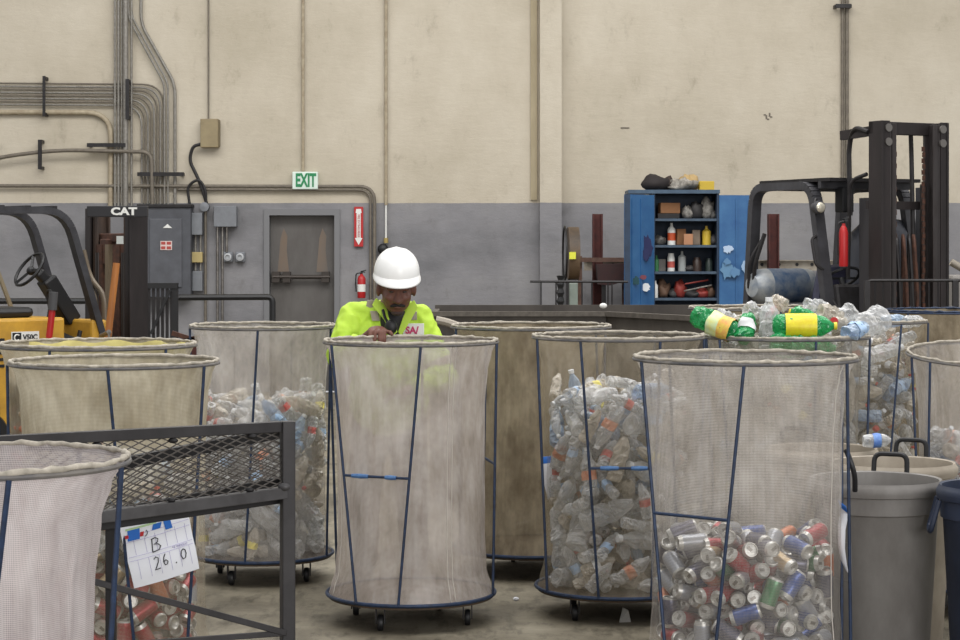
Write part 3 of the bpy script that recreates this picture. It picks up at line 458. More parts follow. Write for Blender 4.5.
# exit sign
t = thing('exit_sign', 'white sign with green EXIT lettering above the steel door', 'exit sign', P(305.5, 190, WY))
wbox('housing', 293, 318.5, 172, 189.5, .1, mat('sign_white', (214,228,218), .4), None, parent=t, bevel=.01)
text('EXIT', .235, M_green, (XW(305.7,WY-.1), WY-.104, ZW(180.8,WY-.1)), t, sx=.55, bold=.009)
# extinguisher marker strip with arrow
t = thing('fire_sign', 'tall red sign with a white downward arrow beside the door', 'sign', P(358.5, 247, WY))
Y = WY-.03
MB().bx(XW(354.2,Y), XW(363.2,Y), Y-.01, Y+.02, ZW(246.5,Y), ZW(206.8,Y)).build('sign_plate', M_red, t)
a = MB(); cx = XW(358.7,Y)
a.bx(cx-.026, cx+.026, Y-.016, Y-.01, ZW(238,Y), ZW(213,Y))
a.prism([(cx-.05, ZW(238,Y)), (cx, ZW(245,Y)), (cx+.05, ZW(238,Y))], Y-.016, Y-.01)
a.prism([(cx-.04, ZW(213,Y)), (cx+.04, ZW(213,Y)), (cx+.03, ZW(209,Y)), (cx-.03, ZW(209,Y))], Y-.016, Y-.01)
a.build('arrow', M_white, t)
text('FIRE EXTINGUISHER', .042, M_red, (cx, Y-.018, ZW(226,Y)), t, rot=(PI/2, PI/2, 0), sx=.8)
# fire extinguisher
def extinguisher(loc, s, label, name='fire_extinguisher', band=True):
    t = thing(name, label, 'fire extinguisher', (0,0,0))
    MB().lathe([(0,0),(.07,0),(.078,.015),(.078,.36),(.06,.41),(.028,.44),(.028,.46)], 20).build('cylinder', M_red, t, True)
    if band: MB().lathe([(.0795,.12),(.0795,.26)], 20, cap=False).build('label_band', M_white, t, True)
    v = MB(); v.cyl((0,0,.46),(0,0,.5),.022); v.bar((-.02,0,.5),(.09,0,.53),.02); v.bar((-.02,0,.5),(.07,0,.49),.02)
    v.build('valve_handle', M_black, t)
    MB().tube(arc_pts([(0,-.03,.48),(-.1,-.04,.47),(-.11,-.04,.3),(-.1,-.02,.12)], .06), .012, 8).build('hose', M_black, t, True)
    t.location = loc; t.scale = (s, s, s)
    return t
extinguisher((XW(361.5,WY-.14), WY-.14, ZW(298,WY-.14)), .68, 'red fire extinguisher hung on the wall left of the worker')
# ------------------------------------------------------------ handrails and dark slatted gate
Yr = 23.5
t = thing('handrail', 'black pipe handrail turning down in front of the steel door', 'handrail', P(225, 330, Yr))
MB().tube(arc_pts([P(176,297.5,Yr), P(272.5,297,Yr), (XW(272.5,Yr),Yr,0)], .06, 3), .036, 8).build('rail', M_black, t, True)
t = thing('pipe_barrier', 'black horizontal pipe barrier behind the yellow forklift', 'barrier', P(40, 330, Yr))
MB().tube([P(-300,301.5,Yr), P(102,301,Yr)], .035, 8).build('rail', M_black, t, True)
for x in (-290, -100, 100): MB().cyl(P(x,301,Yr), (XW(x,Yr),Yr,0), .03).build('post', M_black, t, True)
Yg = 22.0
t = thing('slatted_gate', 'dark steel gate of upright slats with a diagonal brace below the panel', 'gate', P(160, 340, Yg))
g = MB(); x0, x1, zt = XW(143,Yg), XW(178,Yg), ZW(283,Yg)
g.bx(x0, x1, Yg-.03, Yg+.03, zt-.06, zt); g.bx(x0, x0+.05, Yg-.03, Yg+.03, 0, zt); g.bx(x1-.07, x1, Yg-.02, Yg+.03, 0, zt-.0); g.bx(x0, x1, Yg-.03, Yg+.03, .1, .16)
g.build('gate_frame', M_black, t)
for k in range(6):
    x = x0+.05+k*.05; MB().bx(x, x+.03, Yg-.015, Yg+.015, .1, zt-.04).build('slat', M_blackm, t)
MB().bar(P(151,334,Yg-.05), P(170,290,Yg-.05), .03).build('brace', M_black, t)

# ------------------------------------------------------------ reel, steel uprights, beams, rail behind
Y = 24.4
t = thing('cable_reel', 'dark narrow reel with a yellow label standing on edge near the pier', 'reel', P(569, 281, Y))
c = P(571, 253.5, Y)
R = Euler((0, PI/2, .03)).to_matrix().to_4x4(); R = Matrix.Translation(c) @ R
rr = 27/2000*Y
MB().lathe([(rr*.86,-.04),(rr*.98,-.04),(rr*.98,.09),(rr*.86,.09)], 36, R, mis=[0,0,0]).build('drum', mat('reel_side', (44,43,42), .6, 0, .25, 1.6, (120,96,70), (1,1,1)), t, True)
MB().tube([R @ Vector((rr*math.cos(a), rr*math.sin(a), -.075)) for a in [2*PI*k/32 for k in range(32)]], .012, 6, True).build('flange', M_black, t, True)
MB().lathe([(0,-.03),(rr*.86,-.03),(rr*.86,.08),(0,.08)], 30, R).build('core', M_blackm, t, True)
MB().bx(XW(566,Y), XW(574,Y), Y-.12, Y+.12, 0, ZW(281,Y)-.0).build('stand', M_blackm, t)
MB().bx(XW(568,Y), XW(574.5,Y), Y-rr-.03, Y-rr+.0, ZW(259,Y), ZW(252,Y)).build('label', mat('hi_yellow', (214,214,60), .5), t)
def upright(x0, x1, y0, Y, label):
    m = MB(); a, b = XW(x0,Y), XW(x1,Y); zt = ZW(y0,Y)
    m.bx(a, b, Y-.01, Y+.01, 0, zt); m.bx(a, a+.02, Y-.08, Y+.08, 0, zt); m.bx(b-.02, b, Y-.08, Y+.08, 0, zt)
    return tag(m.build('steel_upright', M_oxide), label, 'steel post')
upright(592.5, 602.5, 214, 25.2, 'rust red steel upright standing left of the blue cabinet')
upright(768, 778.5, 214, 25.2, 'rust red steel upright standing behind the right forklift guard')
Yb = 25.55
t = thing('channel_beam', 'long pale drilled steel channel running behind the blue cabinet', 'steel beam', P(700, 270, Yb))
m = MB(); a, b = XW(584,Yb), XW(842,Yb); m.bx(a, b, Yb-.01, Yb+.01, ZW(270,Yb), ZW(260,Yb)); m.bx(a, b, Yb-.08, Yb, ZW(261,Yb), ZW(260,Yb)); m.bx(a,b,Yb-.08,Yb,ZW(270.5,Yb),ZW(269.5,Yb))
m.build('channel', mat('pale_steel', (168,162,150), .5, .2, .3, 8, (140,130,116)), t)
m = MB()
for x in (613, 762, 779, 797, 812, 828): m.cyl(P(x, 264.5, Yb-.012), P(x, 264.5, Yb-.018), .022, 10)
m.build('bolt_hole', M_black, t)
for x in (640, 745): MB().bx(XW(x,Yb)-.04, XW(x,Yb)+.04, Yb+.02, Yb+.1, 0, ZW(262,Yb)).build('support_post', M_oxide, t)
Yc = 24.9
m = MB(); m.bx(XW(580,Yc), XW(627,Yc), Yc-.1, Yc+.1, ZW(262,Yc), ZW(252,Yc)-.07)
m.bx(XW(578,Yc), XW(582,Yc), Yc-.02, Yc+.02, 0, ZW(252,Yc)-.05)
m.bx(XW(622,Yc), XW(626,Yc), Yc-.02, Yc+.02, 0, ZW(262,Yc)-.02)
tag(m.build('rusty_beam', mat('rusty_arm', (120,92,78), .7, .1, .3, 14, (86,62,54))), 'rusty brown steel arm between the reel and the blue cabinet', 'steel beam')
t = thing('rusty_guard', 'dark oxide red steel box under the pale beam beside the cabinet', 'machine part', P(612, 286, Yc))
MB().prism([(XW(596,Yc-.3),ZW(264,Yc)),(XW(628,Yc-.3),ZW(263,Yc)),(XW(628,Yc-.3),ZW(280,Yc)),(XW(610,Yc-.3),ZW(285,Yc)),(XW(598,Yc-.3),ZW(284,Yc))], Yc-.35, Yc-.15).build('guard_body', mat('oxide_dark', (66,32,30), .6, 0, .3, 6, (44,26,26)), t)
MB().bx(XW(602,Yc-.3), XW(606,Yc-.3), Yc-.3, Yc-.2, 0, ZW(283,Yc)).build('stand', M_blackm, t)
Yd = 23.2
t = thing('low_railing', 'thin dark railing with slim posts in front of the reel', 'railing', P(580, 330, Yd))
MB().tube([P(530,281.5,Yd), P(628,281.8,Yd)], .016, 6).build('top_rail', M_blackm, t, True)
for x in (541, 556, 582, 592, 608, 612): MB().cyl(P(x,281.6,Yd), (XW(x,Yd),Yd,0), .009).build('post', M_blackm, t, True)
tag(MB().bx(XW(569,23.6), XW(577.5,23.6), 23.5, 23.62, 0, ZW(283,23.6)).build('utility_post', mat('pale_green', (134,144,136), .6, 0, .3, 6, (112,120,112)), bevel=.01), 'pale green grey square post below the reel', 'post')
tag(MB().tube([(XW(560.5,23.4), 23.4, .0+k*.05) for k in range(32)], [.03+.016*(k%2) for k in range(32)], 8).build('black_chain_post', M_black), 'black knobbly post beside the pale green one', 'post')
tag(MB().bx(XW(606,23.9), XW(622,23.9), 23.8, 24.1, 0, ZW(306,23.9)).build('small_crate', mat('crate_tan', (142,128,106), .8), bevel=.01), 'small tan crate below the railing beside the cabinet', 'crate')

# ------------------------------------------------------------ long steel trough
Yt = 14.6
t = thing('steel_trough', 'long dark steel trough behind the middle baskets', 'trough', P(560, 560, Yt))
x0, x1 = XW(430,Yt), XW(606,Yt); z0 = ZW(311,Yt)
M_tr = mat('trough_steel', (86,80,74), .65, .2, .3, 4, (64,59,55), (1,1,.4))
m = MB(); m.bx(x0, x1, Yt-.02, Yt+.02, .15, z0-.03); m.bx(x0, x0+.04, Yt, Yt+1.6, .15, z0-.03); m.bx(x0, x1+1.3, Yt+1.6, Yt+1.64, .15, z0-.0); m.bx(x0, x1+.9, Yt, Yt+1.6, .15, .2)
m.build('tub_wall', M_tr, t)
Ye = Yt-1.1; xe = XW(712, Ye)
m = MB(); m.add([(x1,Yt,.15),(xe,Ye+.0,.15),(xe,Ye,ZW(319,Ye)),(x1,Yt,z0-.02),(x1,Yt+.04,.15),(xe,Ye+.04,.15),(xe,Ye+.04,ZW(319,Ye)),(x1,Yt+.04,z0-.02)], [(0,1,2,3),(7,6,5,4),(0,4,5,1),(1,5,6,2),(2,6,7,3),(3,7,4,0)])
m.build('slanting_side', mat('trough_side', (94,88,80), .6, .2, .3, 4, (72,66,60), (1,1,.4)), t)
m = MB(); m.bar((x0,Yt-.03,z0-.02),(x1,Yt-.03,z0-.02),.05,.035); m.bar((x1,Yt-.03,z0-.02),(xe,Ye-.03,ZW(319,Ye)),.05,.035)
m.build('rim', mat('trough_rim', (104,98,90), .55, .3, .3, 20, (78,72,66)), t)
for x in (x0+.2, x1-.1): 
    for y in (Yt+.2, Yt+1.4): MB().bx(x-.06, x+.06, y-.06, y+.06, 0, .15).build('foot', M_blackm, t)
t2 = tag(MB().tube(arc_pts([P(436,320,14.45), P(446,322,14.45), P(466,329,14.45), P(480,345,14.45), Vector((XW(485,14.45),14.45,0))], .1), .03, 8).build('drain_pipe', mat('pale_metal', (150,142,130), .5, .3), smooth=True), 'pale slanting pipe against the trough beside the worker', 'pipe')
tag(MB().ball((0,0,.0), (.028,.02,.02)).build('paper_wad', M_white, smooth=True), 'small white wad on the corner of the steel trough', 'debris').location = (x1-.02, Yt+.0, z0+.018)

# ------------------------------------------------------------ blue cabinet
Yk = 24.2
K = lambda px, py, dy=0: P(px, py, Yk+dy)
t = thing('tool_cabinet', 'blue steel cabinet with both doors open and cluttered shelves', 'cabinet', (XW(685,Yk), Yk, 0))
cx0, cx1, cz = XW(653,Yk), XW(719,Yk), ZW(193.5,Yk)
m = MB(); dp = .55
m.bx(cx0, cx0+.025, Yk, Yk+dp, 0, cz); m.bx(cx1-.025, cx1, Yk, Yk+dp, 0, cz); m.bx(cx0+.025, cx1-.025, Yk+dp-.02, Yk+dp, 0, cz)
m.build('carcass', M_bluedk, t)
MB().bx(cx0-.3, cx1+.01, Yk-.02, Yk+dp, cz-.0, cz+.045).build('top_panel', mat('cab_top', (70,92,112), .5, .1, .3, 8, (54,72,92)), t)
shz = [ZW(y, Yk) for y in (218.5, 245, 271.5, 298, 326)]
for z in shz: MB().bx(cx0+.025, cx1-.025, Yk+.02, Yk+dp-.02, z-.03, z).build('shelf', mat('shelf_blue', (74,92,110), .5, .1, .3, 9, (56,70,86)), t)
def stain_mat(name, c1, c2, sc): return mat(name, c1, .6, 0, .2, sc, c2)
# left door: hinged at the carcass, swung out towards the viewer
h = Vector((cx0, Yk, 0)); e = Vector((XW(626,Yk-.38), Yk-.38, 0))
def door(h, e, nm, M):
    d = (e-h); L_ = d.length; d.normalize(); n = Vector((-d.y, d.x, 0))
    if n.y > 0: n = -n
    m = MB(); zc = cz-.02
    def slab(a, b, z0, z1, t0, t1, mi=0):
        vs = [h+d*u+n*v+Vector((0,0,z)) for z in (z0,z1) for u,v in ((a,t0),(b,t0),(b,t1),(a,t1))]
        m.add(vs, [(3,2,1,0),(4,5,6,7),(0,1,5,4),(1,2,6,5),(2,3,7,6),(3,0,4,7)], mi)
    slab(0, L_, .05, zc, 0, .02); slab(0.0, .015, .05, zc, 0, -.03); slab(L_-.02, L_, .05, zc, -.03, .0)
    slab(L_*.5-.01, L_*.5+.01, .1, zc-.05, .02, .032)
    slab(L_*.82, L_*.82+.012, .1, zc-.05, .02, .03)
    o = m.build(nm, M, t)
    return o, d, n, L_
dl, dd, nn, LL = door(h, e, 'door', M_blue)
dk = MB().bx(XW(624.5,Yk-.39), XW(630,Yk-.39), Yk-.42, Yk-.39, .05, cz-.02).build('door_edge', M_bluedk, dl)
dr2, d2, n2, L2 = door(Vector((cx1, Yk, 0)), Vector((XW(753,Yk+.04), Yk+.04, 0)), 'door', M_blue)
def blot(px, py, Y, r, m, parent, sq=1.5, seed=0):
    rnd = random.Random(seed); c = P(px, py, Y); n = 18
    poly = [(c.x+r*math.cos(2*PI*k/n)*rnd.uniform(.6,1.1), c.z+r*sq*math.sin(2*PI*k/n)*rnd.uniform(.6,1.1)) for k in range(n)]
    MB().prism(poly, Y-.003, Y+.003).build('paint_splash', m, parent)
for px, py, r, col, sq in [(647,248,.075,(24,30,76),2.2),(646,254,.05,(30,36,80),1.6),(646,287,.06,(220,224,226),.9),(643,277,.05,(120,62,72),.6),(636,281,.055,(26,70,78),1.1)]:
    Yd_ = Yk - (653-px)/27*.38 - .075
    blot(px, py, Yd_, r, mat('splash_%d_%d' % (px, py), col, .7), dl, sq, px)
for ii, (px, py, r, col, sq) in enumerate([(728,249,.055,(176,196,220),.9),(745,267,.045,(150,176,204),1.4),(727,270,.07,(96,136,170),1.6),(735,272,.06,(90,130,168),1.0),(727,262,.04,(90,130,168),1)]):
    blot(px, py, Yk-.024-.009*ii, r*1.2, mat('splash_%d_%d' % (px, py), col, .7), dr2, sq, px)
def onshelf(i): return shz[i]+.001
def can_like(name, px, sh, wpx, hpx, m, label, cat, dy=.2, capm=None, neck=.5, band=None):
    Y = Yk+dy; r = wpx/2/F*Y; h_ = hpx/F*Y; x = XW(px, Y); z = onshelf(sh)
    t_ = thing(name, label, cat, (x, Y, z))
    M_ = Matrix.Translation(Vector((x, Y, z)))
    MB().lathe([(0,0),(r,0),(r,h_*.72),(r*neck,h_*.84),(r*neck,h_*.86)], 16, M_).build('body', m, t_, True)
    MB().lathe([(r*neck*.95,h_*.85),(r*neck*.9,h_),(0,h_)], 12, M_).build('cap', capm or m, t_, True)
    if band: MB().lathe([(r*1.02,h_*.2),(r*1.02,h_*.55)], 16, M_, cap=False).build('label_band', band, t_, True)
M_or = mat('orange_label', (196,84,46), .5); M_ylw = mat('bottle_yellow', (206,176,60), .4); M_grn = mat('bottle_green', (46,120,70), .4)
can_like('spray_can', 671.5, 1, 8, 22, M_white, 'tall white spray can with an orange label on the second shelf', 'spray can', band=M_or, neck=.4)
can_like('oil_bottle', 706.5, 1, 9, 19, M_ylw, 'yellow oil bottle at the right of the second shelf', 'bottle', neck=.35)
can_like('spray_can', 671, 2, 7.5, 18, M_white, 'white spray can with a red patch on the third shelf', 'spray can', band=mat('red_patch', (190,90,80), .5), neck=.85)
can_like('soda_bottle', 656.5, 2, 4.5, 16, M_grn, 'slim green bottle at the left end of the third shelf', 'bottle', neck=.4)
can_like('trigger_bottle', 682, 2, 8, 20, mat('milky', (156,160,158), .4), 'milky trigger spray bottle in the middle of the third shelf', 'bottle', neck=.35)
can_like('white_jug', 655, 3, 6, 17, M_white, 'white jug at the left end of the bottom visible shelf', 'jug', neck=.5, dy=.12)
can_like('brown_jar', 697, 2, 9, 14, mat('brown_glass', (58,44,38), .3), 'dark brown jar right of centre on the third shelf', 'jar', neck=.8)
can_like('brown_jar', 709, 2, 7, 13, mat('dk_glass', (48,58,54), .3), 'dark green jar at the right of the third shelf', 'jar', neck=.8)
def junk(name, px, sh, w_, h_, m, label, cat, rz=0, dy=.2, tilt=0):
    Y = Yk+dy; W = w_/F*Y; Hh = h_/F*Y
    mb = MB().box((0,0,Hh/2), (W, W*.6, Hh), Euler((0, tilt, rz)))
    mb.box((0,0,Hh*.95), (W*.96, W*.2, .012), Euler((0,tilt,rz)))
    o = mb.build(name, m, bevel=.008); o.location = (XW(px,Y), Y, onshelf(sh)); return tag(o, label, cat)
junk('cardboard_box', 669, 0, 20, 10.5, M_card, 'brown cardboard box on the top shelf of the cabinet', 'box', .15).location.z += .064
junk('parts_tray', 668, 0, 22, 5, M_blackm, 'dark tray under the brown cardboard box', 'tray')
junk('cardboard_box', 681, 1, 9, 16, M_card, 'upright cardboard box beside the orange labelled spray can', 'box', .2)
junk('cardboard_box', 688.5, 1, 9, 11, mat('card2', (176,128,96), .8), 'short cardboard box in the middle of the second shelf', 'box', -.2, dy=.08)
junk('paint_tin', 696, 1, 8, 15, mat('tin', (128,112,96), .5), 'dull grey tin next to the yellow oil bottle', 'tin')
junk('rag', 660, 2, 11, 12, mat('rag_white', (160,156,150), .9), 'crumpled pale rag at the left of the third shelf', 'rag', dy=.35)
junk('wood_block', 656.5, 4, 8, 17, M_card, 'light wooden block below the bottom visible shelf', 'block', dy=.1)
# scrap parts: lumpy irregular pieces
def lump(name, loc, r, m, label, cat, seed, sq=(1,1,1), parent=None, am=.35):
    mb = MB().ball((0,0,r*sq[2]*.8), (r*sq[0], r*sq[1], r*sq[2]), n=14, m=9)
    rnd = Vector((seed*3.1, seed*1.7, seed))
    for v in mb.v:
        k = 1+am*noise.noise(v/r*1.3+rnd)+am*.6*noise.noise(v/r*3.5+rnd)
        v.x *= k; v.y *= k; v.z = max(0, v.z*k)
    o = mb.build(name, m, smooth='all'); o.location = loc; return tag(o, label, cat)
S = lambda px, sh, dy=.2: (XW(px, Yk+dy), Yk+dy, onshelf(sh))
M_sc = [mat('scrap_grey', (110,108,104), .5, .3, .3, 30, (60,58,56)), mat('scrap_dark', (60,58,58), .6, .2), mat('scrap_pale', (158,154,146), .6, .1, .3, 26, (78,74,70)), mat('scrap_red', (140,52,44), .6), mat('scrap_brown', (98,74,58), .7), mat('scrap_orange', (176,92,48), .6)]
labs = [(688,0,.075,2,'pale metal fitting left of centre on the top shelf',(1,1,1.2)),(697,0,.09,1,'dark lump of parts in the middle of the top shelf',(1,1,1.3)),
 (706,0,.085,2,'pale bundle of parts at the right of the top shelf',(1,.8,1.6)),(712,0,.05,0,'grey part at the right end of the top shelf',(1,1,1)),
 (660,1,.07,0,'grey lump at the left end of the second shelf',(1.2,1,.8)),(713,1,.05,1,'dark part beside the yellow oil bottle',(1,1,1.4)),
 (664,3,.09,4,'brown tangle of parts at the left of the lowest visible shelf',(.8,1,1.3)),(673,3,.06,1,'dark part left of the red one on the lowest visible shelf',(1,1,1)),
 (680,3,.085,3,'red tool housing on the lowest visible shelf',(.9,1,1.3)),(692,3,.08,1,'dark tool in the middle of the lowest visible shelf',(1.2,1,.7)),
 (702,3,.08,3,'dull red tool on the right of the lowest visible shelf',(1.3,1,.8)),(711,3,.06,4,'brown part at the right end of the lowest visible shelf',(1,1,1.2)),(690,2,.05,1,'small dark part beside the trigger bottle',(1.2,1,.8))]
for i, (px, sh, r, k, lab, sq) in enumerate(labs): lump('scrap_part', S(px, sh), r, M_sc[k], lab, 'part', i+3, sq)
for i, (a, b, k, lab) in enumerate([((685,284),(708,280),3,'thin red rod lying across the tools on the lowest visible shelf'),((684,291),(712,285),2,'thin pale rod leaning over the tools on the lowest visible shelf')]):
    tag(MB().cyl(P(a[0],a[1],Yk+.08), P(b[0],b[1],Yk+.14), .01, 6).build('metal_rod', M_sc[k], smooth=True), lab, 'rod')
T = lambda px, dy=.2: (XW(px, Yk+dy), Yk+dy, cz+.046)
lump('work_bag', T(655), .155, mat('bag', (40,34,34), .8), 'dark bag slumped on top of the blue cabinet', 'bag', 2, (1.05,1,.62), am=.25)
lump('work_boot', T(668,.28), .09, mat('boot', (58,46,40), .7), 'dark brown boot behind the bag on the blue cabinet', 'boot', 5, (1.1,1,1.0))
lump('foil_package', T(683,.15), .12, mat('foil', (196,190,180), .4, .2, .3, 16, (90,84,78)), 'crumpled silver package on top of the blue cabinet', 'package', 8, (1.3,1,.62), am=.6)
lump('straw_bundle', T(688,.35), .11, mat('straw', (176,150,104), .8), 'tan crumpled bundle behind the silver package', 'bundle', 12, (1.3,1,.9))
o = junk('yellow_case', 706, 0, 15, 9, mat('case_y', (196,166,52), .45), 'yellow plastic case on top of the blue cabinet', 'case', .1); o.location.z = cz+.046
# ------------------------------------------------------------ forklifts (built at the origin, forward = +y, then set down)
def curve3(pts, rad=.15): return arc_pts(pts, rad, 6)
def wheel(par, c, r, w_, m_t, m_h, name='wheel'):
    M_ = Matrix.Translation(Vector(c)) @ Euler((0, PI/2, 0)).to_matrix().to_4x4()
    o = MB().lathe([(r*.55,-w_/2),(r*.93,-w_/2),(r,-w_*.35),(r,w_*.35),(r*.93,w_/2),(r*.55,w_/2)], 28, M_).build(name, m_t, par, True)
    MB().lathe([(0,-w_*.42),(r*.56,-w_*.42),(r*.56,w_*.42),(0,w_*.42)], 24, M_).build('hub', m_h, o, True)
    return o
def mast(par, hz, xo, m_up, m_in, chain_m):
    for s in (-1, 1):
        o = MB(); x = s*xo
        o.bx(x-.02, x+.02, -.09, .09, .08, hz); o.bx(min(x,x-s*.07), max(x,x-s*.07), .07, .09, .08, hz); o.bx(min(x,x-s*.07), max(x,x-s*.07), -.09, -.07, .08, hz)
        up = o.build('mast_upright', m_up, par, bevel=.004)
        o = MB(); x = s*(xo-.085)
        o.bx(x-.018, x+.018, -.06, .08, .1, hz-.02); o.bx(min(x,x-s*.06), max(x,x-s*.06), .06, .08, .1, hz-.02); o.bx(min(x,x-s*.06), max(x,x-s*.06), -.06, -.04, .1, hz-.02)
        o.build('inner_rail', m_in, par, bevel=.004)
        r = MB()
        for zz in (hz-.06, hz-.18): r.cyl((s*(xo-.05), -.02, zz), (s*(xo-.05), .1, zz), .035)
        r.build('roller', mat('roller_steel', (120,116,112), .35, .6), up, True)
        MB().cyl((s*(xo-.15), -.05, .2), (s*(xo-.15), -.05, hz*.82), .028).build('lift_cylinder', mat('cyl_dark', (58,54,52), .4, .4), par, True)
        c = MB()
        n = int((hz-.9)/.05)
        for k in range(n): c.bx(s*(xo-.19)-.012, s*(xo-.19)+.012, -.01+.008*(k%2), .006+.008*(k%2), .7+k*.05, .7+k*.05+.042)
        c.build('lift_chain', chain_m, par)

# right, dark forklift
fr = thing('forklift', 'dark forklift with a tall raised mast behind the bottle baskets', 'forklift')
MK = mat('mast_dark', (52,46,46), .5, .35, .3, 9, (38,34,34), (1,1,.2)); MI = mat('mast_inner', (76,72,72), .4, .5, .3, 14, (52,46,44), (1,1,.15))
hz = 2.95
mast(fr, hz, .345, MK, MI, M_rust)
m = MB(); m.bx(-.365, .365, -.09, -.03, hz-.11, hz-.0); m.build('mast_header', MK, fr, bevel=.006)
m = MB(); m.bx(-.365, .365, -.13, -.09, 2.2, 2.27); m.build('mast_crossbar', MK, fr)
for s in (1,): MB().bar((s*.33,-.09,hz-.08),(s*.33,-.5,hz-.1),.05,.08).build('header_arm', MK, fr)
MB().tube(curve3([(.32,-.4,2.15),(.32,-.42,2.75),(.36,-.3,2.92),(.36,-.1,2.86)],.2), .022, 8).build('hose', M_blackm, fr, True)
MB().tube(curve3([(.36,-.12,2.5),(.4,-.3,2.45),(.36,-.38,1.6)],.2), .018, 8).build('hose', M_blackm, fr, True)
MB().tube(curve3([(-.1,-.1,2.86),(-.14,-.14,2.7),(-.14,-.1,1.4)],.1), .02, 8).build('hose', M_blackm, fr, True)
for k, (x, y) in enumerate(((.1,.02),(.04,.04),(-.03,.03),(-.09,.02))):
    MB().tube(curve3([(x,y,1.1),(x+.02,y,1.55),(x+.05,y,1.92),(x-.02,y-.1,2.0),(x-.04,y-.12,1.2)],.08), .016, 7).build('hydraulic_hose', M_rust if k % 2 else M_blackm, fr, True)
m = MB(); m.bx(-.3,.3,.1,.14,.1,.16); m.bx(-.42,.42,.12,.16,.55,.64); m.bx(-.42,.42,.12,.16,.12,.2)
for x in (-.3,-.1,.1,.3): m.bx(x-.02,x+.02,.12,.15,.12,.6)
m.build('carriage', MK, fr)
for s in (-1,1):
    m = MB(); m.bx(s*.22-.05, s*.22+.05, .16, .2, .06, .6); m.bx(s*.22-.05, s*.22+.05, .18, .85, .05, .09); m.build('fork', MK, fr, bevel=.004)
M_body = mat('fork_body', (50,52,58), .5, .1, .3, 4, (34,34,38))
m = MB(); m.bx(-.52,.52,-.95,-.15,.3,1.05); m.bx(-.5,.5,-1.95,-.9,.25,1.25); m.bx(-.55,.55,-2.1,-1.6,.3,1.3)
m.build('chassis', M_body, fr, bevel=.05)
for s in (-1,1):
    wheel(fr, (s*.52,-.25,.33), .33, .22, M_black, M_blackm); wheel(fr, (s*.46,-1.75,.27), .27, .2, M_black, M_blackm)
m = MB()
zt = 2.42; M_gd = mat('guard_grey', (72,72,76), .5, .2, .3, 6, (54,53,56))
for s in (1,-1):
    x = s*.5
    pts = curve3([(x,-1.68,1.1),(x,-1.56,zt),(x,-.68,zt+.0),(x,-.43,1.15)], .16)
    g = MB()
    for a, b in zip(pts[:-1], pts[1:]): g.bar(a, b, .07, .1, up=(1,0,0))
    g.build('guard_frame', M_gd, fr)
g = MB(); g.bx(-.5,.5,-1.5,-.45,zt+.03,zt+.06); g.build('roof_panel', M_blackm, fr)
g = MB()
for y in (-1.4,-1.2,-1.0,-.8,-.6): g.bx(-.5,.5,y-.02,y+.02,zt-.03,zt+.03)
g.build('roof_bars', M_gd, fr)
# tank, seat, cowl, wheel and controls
Mt = Euler((0,PI/2,0)).to_matrix().to_4x4()
tk = MB().lathe([(0,-.36),(.1,-.35),(.155,-.28),(.16,-.2),(.16,.2),(.155,.28),(.1,.35),(0,.36)], 24, Matrix.Translation((.2,-1.55,1.52)) @ Mt, mis=[0,0,0,1,0,0,0]).build('fuel_tank', [mat('tank_white', (176,178,176), .4, .1, .3, 9, (120,130,142)), mat('tank_blue', (50,82,120), .45, .1, .3, 9, (130,138,146))], fr, True)
m = MB(); m.tube(curve3([(.52,-1.55,1.5),(.56,-1.5,1.7),(.5,-1.42,2.0)],.1), .02, 7); m.tube(curve3([(.55,-1.6,1.5),(.58,-1.55,1.75),(.48,-1.45,1.98)],.1), .016, 7); m.build('tank_hose', M_blackm, fr, True)
m = MB().box((.05,-.98,1.42), (.5,.14,.6), Euler((-.15,0,0)), taper=.8); m.box((.05,-.78,1.2),(.5,.5,.14)); m.build('seat', mat('seat_vinyl', (72,72,92), .35, 0, .3, 5, (40,40,54)), fr, bevel=.05)
m = MB(); m.lathe([(0,.25),(.2,.22),(.34,.1),(.38,-.1),(.38,-.9)], 20, Matrix.Translation((-.32,-.75,1.9)) @ Matrix.Diagonal((1,.6,1,1))); m.build('side_cowl', mat('cowl_slate', (64,66,74), .5), fr, True)
m = MB(); m.box((0,-.45,1.3),(.9,.12,.5), Euler((.2,0,0))); m.build('dashboard', M_blackm, fr, bevel=.03)
sw = MB().tube([Matrix.Translation((.25,-.62,1.6)) @ Euler((.6,0,0)).to_matrix().to_4x4() @ Vector((.17*math.cos(a), .17*math.sin(a), 0)) for a in [2*PI*k/24 for k in range(24)]], .014, 6, True)
sw.cyl((.25,-.62,1.6), (.25,-.5,1.35), .025); sw.bar((.1,-.62,1.6),(.4,-.62,1.6),.02); sw.build('steering_wheel', M_black, fr, True)
for k in range(5): MB().tube(curve3([(.48-.03*k,-.5,1.5-.02*k),(.45-.05*k,-.42,1.35),(.3-.04*k,-.3,1.15)],.1), .014, 6).build('control_hose', M_blackm, fr, True)
hl = MB().lathe([(0,0),(.045,.01),(.058,.06),(.058,.09),(.045,.1)], 18, Matrix.Translation((.56,-.6,2.22)) @ Euler((-PI/2,0,0)).to_matrix().to_4x4()).build('headlamp', M_gd, fr, True)
MB().ball((.56,-.5,2.22), (.046,.02,.046)).build('lens', mat('lens', (220,214,196), .1, .4), hl, True)
MB().tube([(.56,-.6,2.22),(.52,-.62,2.3)], .015, 6).build('bracket', M_blackm, hl)
MB().bx(.2,.32,-.62,-.5,2.18,2.4).build('beacon_box', M_black, fr, bevel=.01)
MB().tube(curve3([(.53,-.58,1.98),(.6,-.58,1.95),(.6,-.52,1.72),(.53,-.5,1.68)],.06), .014, 6).build('grab_handle', M_blackm, fr, True)
MB().bx(-.5,-.36,-.35,-.2,1.0,2.4).build('front_post', mat('post_slate', (60,60,64), .5), fr)
